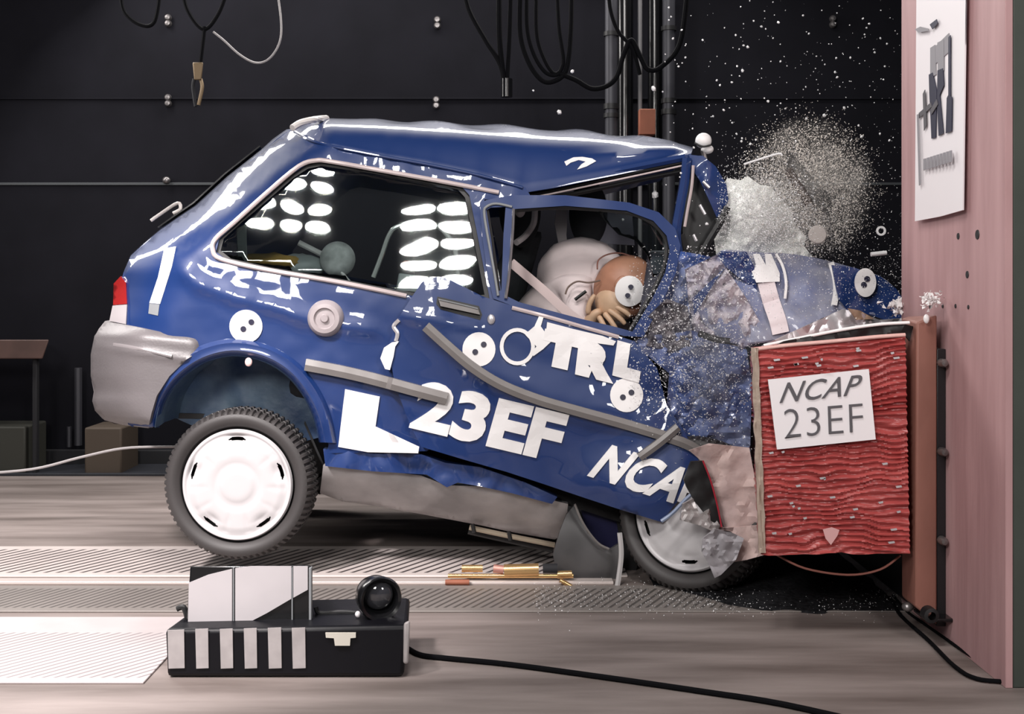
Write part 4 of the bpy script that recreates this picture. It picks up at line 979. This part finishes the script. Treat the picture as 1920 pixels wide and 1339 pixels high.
# ---------------- interior, airbag-like dome, dummy
dm = empty('crash_test_dummy', P(1060, 600, .55), label='crash test dummy slumped forward in the driving seat, brown head, pale suit', cat='crash test dummy')
def skin(name, chains, m, parent, sub=2, **kw):
    """chains: list of [(pos, r), ...]; the first point of a later chain may be an index of an existing vertex"""
    vs = []; es = []; rad = []
    for ch in chains:
        prev = None
        for it in ch:
            if isinstance(it, int): prev = it; continue
            vs.append(it[0]); rad.append(it[1]); i = len(vs)-1
            if prev is not None: es.append((prev, i))
            prev = i
    me = bpy.data.meshes.new(name); me.from_pydata([tuple(v) for v in vs], es, [])
    me.materials.append(m); o = bpy.data.objects.new(name, me); COL.objects.link(o)
    if parent: o.parent = parent; o.matrix_parent_inverse = Matrix.Translation(parent_world(parent)).inverted()
    s = o.modifiers.new('skin', 'SKIN')
    for i, v in enumerate(me.skin_vertices[0].data):
        v.radius = (rad[i], rad[i]) if not isinstance(rad[i], tuple) else rad[i]; v.use_root = (i == 0)
    d = o.modifiers.new('sub', 'SUBSURF'); d.levels = sub; d.render_levels = sub; s.use_smooth_shade = True
    return props(o, **kw)
Q = P
body = skin('body', [
    [(Q(985, 650, .58), .12), (Q(1010, 605, .58), .125), (Q(1045, 565, .57), .135), (Q(1085, 530, .56), .13), (Q(1120, 522, .54), .085), (Q(1145, 530, .53), .055)],
    [2+1, (Q(1085, 545, .42), .07), (Q(1078, 590, .37), .052), (Q(1085, 625, .37), .045), (Q(1110, 635, .36), .038), (Q(1128, 622, .35), .03)],
    [2+1, (Q(1090, 535, .74), .07), (Q(1110, 590, .78), .05), (Q(1150, 620, .78), .04), (Q(1185, 615, .76), .03)],
    [0, (Q(1060, 690, .48), .085), (Q(1150, 700, .46), .065), (Q(1180, 780, .45), .05)],
    [0, (Q(1060, 690, .70), .085), (Q(1150, 700, .72), .065), (Q(1180, 780, .72), .05)]], SUIT, dm)
# hunched back and shoulder under the pale suit
def suitf(d, q):
    q = q+d*.006*noise.noise(d*4); return q
blob('suit', Q(1092, 522, .56), (.185, .16, .165), SUIT, parent=dm, rotm=Matrix.Rotation(math.radians(12), 3, 'Y'), fn=suitf, nu=40, nv=26, label='pale padded suit')
tube('suit_seam', [Q(1060, 552, .325), Q(1066, 538, .325), Q(1082, 528, .32), Q(1104, 530, .31), Q(1125, 526, .32)], .0035, mat('seam_brown', (.16, .11, .09), .7), parent=dm)
strip('shoulder_slot', [(1078, 562), (1090, 553), (1099, 546)], 6, .32, .01, BLACK, dm)
# head: skull, brow, nose, ear, jaw
def headf(d, q):
    # local: x forward (face), z up
    f = math.exp(-((d.x-1)**2+(d.y)**2*6+(d.z-.05)**2*8)/.12); q += Vector((.018*f, 0, 0))          # nose
    f = math.exp(-((d.x-.8)**2+(abs(d.y)-.38)**2*4+(d.z-.22)**2*9)/.10); q -= Vector((.008*f, 0, 0))  # eye sockets
    f = math.exp(-((d.x-.86)**2+(d.z-.42)**2*9)/.08); q += Vector((.006*f, 0, 0))                    # brow
    if d.z < -.1: q.x += .02*(-d.z)*max(0, d.x)+.0; q.y *= 1-.28*(-d.z)
    f = math.exp(-((d.x-.9)**2+(d.y)**2*3+(d.z+.42)**2*14)/.06); q += Vector((.005*f, 0, 0))         # lips
    return q
HR = Matrix.Rotation(math.radians(38), 3, 'Y') @ Matrix.Rotation(math.radians(-12), 3, 'Z')
hc_ = Q(1170, 537, .37)
head = blob('head', hc_, (.112, .082, .128), SKINB, parent=dm, rotm=HR, fn=headf, nu=56, nv=40, label='brown vinyl head')
blob('ear', hc_+HR @ Vector((-.012, -.079, .0)), (.016, .006, .028), SKINB, parent=head, rotm=HR, nu=14, nv=10)
blob('face_patch', hc_+HR @ Vector((.010, -.004, -.066)), (.080, .070, .078), SKINT, parent=head, rotm=HR, nu=28, nv=18, label='tan lower face')
for s in (-1, 1): blob('eye', hc_+HR @ Vector((.088, s*.032, .028)), (.012, .014, .010), BLACKG, parent=head, rotm=HR, nu=12, nv=8)
hs = patch('target_sticker', circ(1180, 546, 27, 29), lambda x, y: .355-.086*math.sqrt(max(0, 1-((x-1168)/62)**2-((y-537)/70)**2)), WHITE, head, .004, g=9, label='white target sticker')
for dx, dy in ((3, -8), (-3, 8)): patch('target_dot', circ(1180+dx, 546+dy, 5, 4.5, 12), .260, INKD, hs, .004, g=9)
# cap-like band on the crown
tube('skull_joint', [Q(1120, 505, .345), Q(1122, 488, .36), Q(1140, 477, .36), Q(1165, 475, .36), Q(1195, 485, .36)], .003, mat('joint_brown', (.2, .08, .06), .6), parent=head)
# hand raised to the face
h0 = Q(1100, 605, .345)
def fing(a, b, c, d, r=.0105): return [(Q(*a), r*1.15), (Q(*b), r*1.05), (Q(*c), r), (Q(*d), r*.8)]
hand = skin('hand', [[(Q(1098, 622, .35), .026), (Q(1104, 604, .345), .028), (Q(1116, 588, .335), (.034, .02)), (Q(1130, 582, .33), (.032, .017))]], SKINT, dm, label='tan hand raised to face')
for nm, ch in (('thumb', ((1102, 590, .325), (1104, 572, .315), (1110, 560, .31), (1116, 552, .31))), ('finger', ((1122, 592, .32), (1130, 606, .305), (1136, 618, .30), (1140, 627, .30))), ('finger', ((1132, 586, .315), (1144, 600, .30), (1152, 612, .295), (1158, 621, .295))),
               ('finger', ((1140, 580, .315), (1154, 590, .30), (1166, 600, .295), (1173, 609, .295))), ('finger', ((1146, 573, .315), (1162, 578, .30), (1174, 586, .295), (1183, 594, .295)))):
    skin(nm, [fing(*ch)], SKINT, hand)
props(strip('seat_belt', [(958, 492), (985, 515), (1020, 545), (1060, 582), (1092, 606)], 17, .30, .004, BELT, None, ) if True else None, 'pale seat belt webbing running down across the dummy', 'seat belt')
# rear passengers' kit
rl = empty('rear_ballast_disc', Q(630, 490, .5), label='round pale disc shaped pad on cables behind the quarter window', cat='test equipment')
lathe('disc', [(0, -.02), (.04, -.022), (.062, -.012), (.070, .0), (.066, .03), (0, .03)], Q(633, 486, .45), mat('dim_pale_disc', (.36, .35, .36), .5, var=.5, vscale=22), parent=rl, seg=36)
tube('tail', [Q(640, 510, .44), Q(652, 525, .44), Q(662, 535, .42)], .007, PALE, parent=rl)
tube('cable', [Q(560, 455, .5), Q(590, 470, .5), Q(610, 480, .46)], .012, PALE, parent=rl)
yc = blob('yellow_blanket', Q(500, 494, .5), (.18, .12, .040), YEL, nu=24, nv=14, fn=lambda d, q: q+d*.012*noise.noise(d*5)); props(yc, 'mustard yellow cloth lying on the parcel shelf', 'cloth')
gd = blob('grey_pad', Q(560, 502, .5), (.11, .08, .055), GREYP, nu=24, nv=14, fn=lambda d, q: q+d*.008*noise.noise(d*4)); props(gd, 'grey rounded pad beside the yellow cloth in the car rear', 'pad')
rp = blob('junction_box', Q(762, 498, .4), (.02, .02, .02), mat('dull_red', (.35, .12, .1), .5), nu=14, nv=10); props(rp, 'small dull red instrument inside the bright tubular seat frame', 'instrument')
ib = hexa('instrument_box', [Q(742, 548, .33), Q(790, 555, .33), Q(742, 548, .45), Q(790, 555, .45), Q(748, 512, .33), Q(792, 518, .33), Q(748, 512, .45), Q(792, 518, .45)], GREYP); props(ib, 'grey instrument box low in the quarter window beside door', 'instrument')
# ---------------- shattered windscreen, dust and flying glass
panel('windscreen', [(1352, 352), (1364, 334), (1388, 338), (1402, 330), (1424, 346), (1446, 350), (1462, 372), (1484, 392), (1490, 420), (1512, 444), (1508, 462), (1524, 482), (1440, 484), (1390, 480), (1344, 486), (1338, 440), (1350, 400)],
      lambda x, y: .30-.08*math.exp(-(((x-1415)/60)**2+((y-400)/60)**2))+.010*ridged(x, y, 31, 1/22)+.006*nz(x, y, 37, 1/9)+.012*math.sin((x*.8+y)/17)*sst(400, 470, y), .006, CRAZED, car, g=5, sharp=25, label='shattered crazed windscreen')
def cloud_mesh(name, n, sampler, size, m, **kw):
    vs = []; fs = []
    for _ in range(n):
        c, k = sampler(); b = len(vs); s_ = size*k
        q = [Vector((random.uniform(-1, 1), random.uniform(-1, 1), random.uniform(-1, 1))).normalized()*s_ for _ in range(4)]
        vs += [c+v for v in q]; fs += [(b, b+1, b+2), (b, b+3, b+1), (b, b+2, b+3), (b+1, b+3, b+2)]
    return mk(name, vs, fs, m, None, False, **kw)
random.seed(5)
def sp1():
    while True:
        x = random.gauss(1515, 85); y = random.gauss(365, 90)
        dx = (x-1515)/150; dy = (y-350)/165; rr = math.hypot(dx, dy)+.12*nz(x, y, 3, 1/40)
        if random.random() < (1-sst(.55, 1.0, rr)) and y < 500 and not (x > 1475 and x < 1560 and abs(y-(300+(x-1475)*1.1)) < 22 and random.random() < .75): return P(x, y, random.uniform(.15, .75)), random.uniform(.4, 1.3)
DUST = mat('glass_dust', (.78, .72, .66), .6)
cloud_mesh('glass_dust_cloud', 20000, sp1, .0030, DUST, label='round cloud of pale glass dust bursting above the bonnet', cat='glass dust', kind='stuff')
def sp6():
    while True:
        x = random.gauss(1432, 52); y = random.gauss(405, 48)
        if x > 1345 and y < 500: return P(x, y, random.uniform(.0, .22)), random.uniform(.4, 1.2)
cloud_mesh('windscreen_glass_spray', 9000, sp6, .0028, CHIP, label='dense spray of white glass bursting from the windscreen', cat='glass dust', kind='stuff')
def sp2():
    while True:
        x = random.gauss(1300, 75); y = random.gauss(640, 110)
        if 1180 < x < 1425 and 460 < y < 900: return P(x, y, random.uniform(-.10, -.03)), random.uniform(.4, 1.6)
cloud_mesh('paint_chip_spray', 5200, sp2, .0028, CHIP, label='fine spray of pale chips in front of the crumpled wing', cat='debris', kind='stuff')
def sp5():
    x = random.uniform(1340, 1700); y = random.gauss(540, 45)
    return P(x, y, random.uniform(-.12, -.04)), random.uniform(.3, 1.2)
cloud_mesh('bonnet_chip_spray', 1800, sp5, .0026, CHIP, label='fine pale chips flying in front of the folded bonnet', cat='debris', kind='stuff')
def sp3():
    while True:
        x = random.uniform(1290, 1690); y = random.expovariate(1/190); 
        if y < 560 and random.random() < (x-1100)/590: return P(x, 520-y, random.uniform(.0, .9)), random.uniform(.4, 1.1)
cloud_mesh('fine_glass_spray', 900, sp3, .0028, CHIP, label='sparse fine glass specks drifting in the dark air at right', cat='glass dust', kind='stuff')
def sp4():
    while True:
        x = random.uniform(1000, 1700); y = random.gauss(1128, 16)
        if y > 1085: return Vector((((x-960)/((y-HY)/H)), fy(y), random.uniform(.006, .02))), random.uniform(.4, 1.2)
cloud_mesh('floor_glass_grit', 1500, sp4, .0026, CHIP, label='pale glass grit scattered over the black grit and floor track', cat='glass dust', kind='stuff')
# individual flying fragments
protos = []
for k in range(4):
    bm = bmesh.new(); bmesh.ops.create_icosphere(bm, subdivisions=1, radius=1)
    for v in bm.verts: v.co = Vector((v.co.x*random.uniform(.6, 1.1), v.co.y*random.uniform(.5, 1), v.co.z*random.uniform(.6, 1.1)))*random.uniform(.8, 1.1)
    me = bpy.data.meshes.new('glass_fragment'); bm.to_mesh(me); bm.free(); me.materials.append(CHIP); protos.append(me)
big = [(1225, 166, .013), (1049, 211, .012), (1073, 134, .011), (1228, 366, .020), (1000, 170, .006), (1652, 433, .0), (1262, 72, .006), (1254, 38, .005), (1317, 75, .006), (1402, 88, .008), (1392, 132, .009), (1428, 50, .007), (1459, 42, .007),
       (1440, 190, .007), (1337, 218, .006), (1390, 265, .007), (1545, 217, .010), (1512, 222, .007), (1616, 256, .008), (1285, 108, .006), (1640, 98, .006), (1618, 35, .006), (1566, 135, .007), (1570, 145, .006), (1583, 202, .008), (1407, 270, .007), (1350, 160, .005), (1325, 420, .009), (1168, 412, .008), (1190, 400, .008)]
frags = [b for b in big if b[2] > 0]
while len(frags) < 240:
    x = random.uniform(1240, 1685); y = random.gauss(170, 150)
    if 0 < y < 520: frags.append((x, y, random.choice([.003, .003, .0035, .004, .0055])))
for i, (x, y, r) in enumerate(frags):
    o = bpy.data.objects.new('glass_fragment', protos[i % 4]); COL.objects.link(o)
    o.location = P(x, y, random.uniform(-.05, .6)); o.scale = (r, r, r); o.rotation_euler = (random.random()*6, random.random()*6, random.random()*6)
    if i < 4: props(o, ('bright round glass fragment flying in front of the steel columns', 'bright glass fragment flying just above the middle of the roof', 'pale glass fragment flying beside the hanging cable loops', 'large white glass fragment inside the gap between roof and door frame')[i], 'glass fragment')
    else: props(o, 'small bright glass fragment flying through the dark air above the crash', 'glass fragment', 'flying glass fragments')
tr_ = lathe('washer', [(.010, -.002), (.017, -.002), (.017, .003), (.010, .003), (.010, -.002)], P(1652, 433, -.05), CHIP, seg=20); props(tr_, 'small pale ring washer flying just left of the pink barrier', 'washer')
cy_ = tube('broken_pin', [P(1633, 477, -.05), P(1662, 474, -.05)], .008, CHIP, n=2); props(cy_, 'short pale rod flying above the bonnet near the barrier', 'debris')
ds = tube('broken_strip', [P(1395, 308, .1), P(1420, 300, .1), P(1460, 288, .1), P(1466, 292, .1)], .004, CHIP, n=3); props(ds, 'thin pale strip flying above the shattered windscreen', 'debris')
wb = hexa('wiper_fragment', [P(1470, 322, .3), P(1484, 312, .3), P(1470, 322, .34), P(1484, 312, .34), P(1512, 390, .3), P(1526, 380, .3), P(1512, 390, .34), P(1526, 380, .34)], mat('dusty_brown', (.08, .065, .06), .7, bump=.6)); props(wb, 'dark broken strip tumbling inside the glass dust cloud', 'debris')
rg = lathe('mirror_disc', [(0, -.004), (.030, -.004), (.034, .0), (.030, .006), (0, .006)], P(1533, 440, .1), mat('dusty_disc', (.42, .39, .37), .5), seg=30); props(rg, 'pale round mirror disc floating low in the dust cloud', 'mirror')

def haze(name, c, r, dens, col, ns, th, **kw):
    m = bpy.data.materials.new(name); m.use_nodes = True; nt = m.node_tree; nt.nodes.clear()
    out = nt.nodes.new('ShaderNodeOutputMaterial'); v = nt.nodes.new('ShaderNodeVolumePrincipled'); v.inputs['Color'].default_value = (*col, 1); v.inputs['Anisotropy'].default_value = 0
    tc = nt.nodes.new('ShaderNodeTexCoord'); n = nt.nodes.new('ShaderNodeTexNoise'); n.inputs['Scale'].default_value = ns; n.inputs['Detail'].default_value = 4
    nt.links.new(tc.outputs['Object'], n.inputs['Vector'])
    ln = nt.nodes.new('ShaderNodeVectorMath'); ln.operation = 'LENGTH'; dv = nt.nodes.new('ShaderNodeVectorMath'); dv.operation = 'DIVIDE'; dv.inputs[1].default_value = r
    nt.links.new(tc.outputs['Object'], dv.inputs[0]); nt.links.new(dv.outputs[0], ln.inputs[0])
    fa = nt.nodes.new('ShaderNodeMapRange'); fa.inputs[1].default_value = .98; fa.inputs[2].default_value = .45; fa.inputs[3].default_value = 0; fa.inputs[4].default_value = 1
    nt.links.new(ln.outputs['Value'], fa.inputs[0])
    nr = nt.nodes.new('ShaderNodeMapRange'); nr.inputs[1].default_value = th; nr.inputs[2].default_value = .65; nr.inputs[3].default_value = .15; nr.inputs[4].default_value = 1
    nt.links.new(n.outputs['Fac'], nr.inputs[0])
    m1 = nt.nodes.new('ShaderNodeMath'); m1.operation = 'MULTIPLY'; nt.links.new(fa.outputs[0], m1.inputs[0]); nt.links.new(nr.outputs[0], m1.inputs[1])
    m2 = nt.nodes.new('ShaderNodeMath'); m2.operation = 'MULTIPLY'; m2.inputs[1].default_value = dens; nt.links.new(m1.outputs[0], m2.inputs[0])
    nt.links.new(m2.outputs[0], v.inputs['Density']); nt.links.new(v.outputs[0], out.inputs['Volume'])
    o = blob(name, (0, 0, 0), r, m, nu=24, nv=14); o.location = c; props(o, **kw); return o
haze('dust_haze', P(1515, 355, .42), (.27, .2, .30), 3.0, (.97, .92, .88), 8, .45, label='soft round haze of dust behind the flying glass above bonnet', cat='dust', kind='stuff')
haze('dust_haze', P(1425, 400, .30), (.15, .12, .17), 3.5, (.99, .99, .97), 11, .3, label='denser white dust puff at the burst windscreen', cat='dust', kind='stuff')
haze('dust_haze', P(1340, 640, -.10), (.20, .09, .34), 2.2, (.93, .94, .99), 9, .35, label='thin pale dust hanging in front of the crumpled wing', cat='dust', kind='stuff')
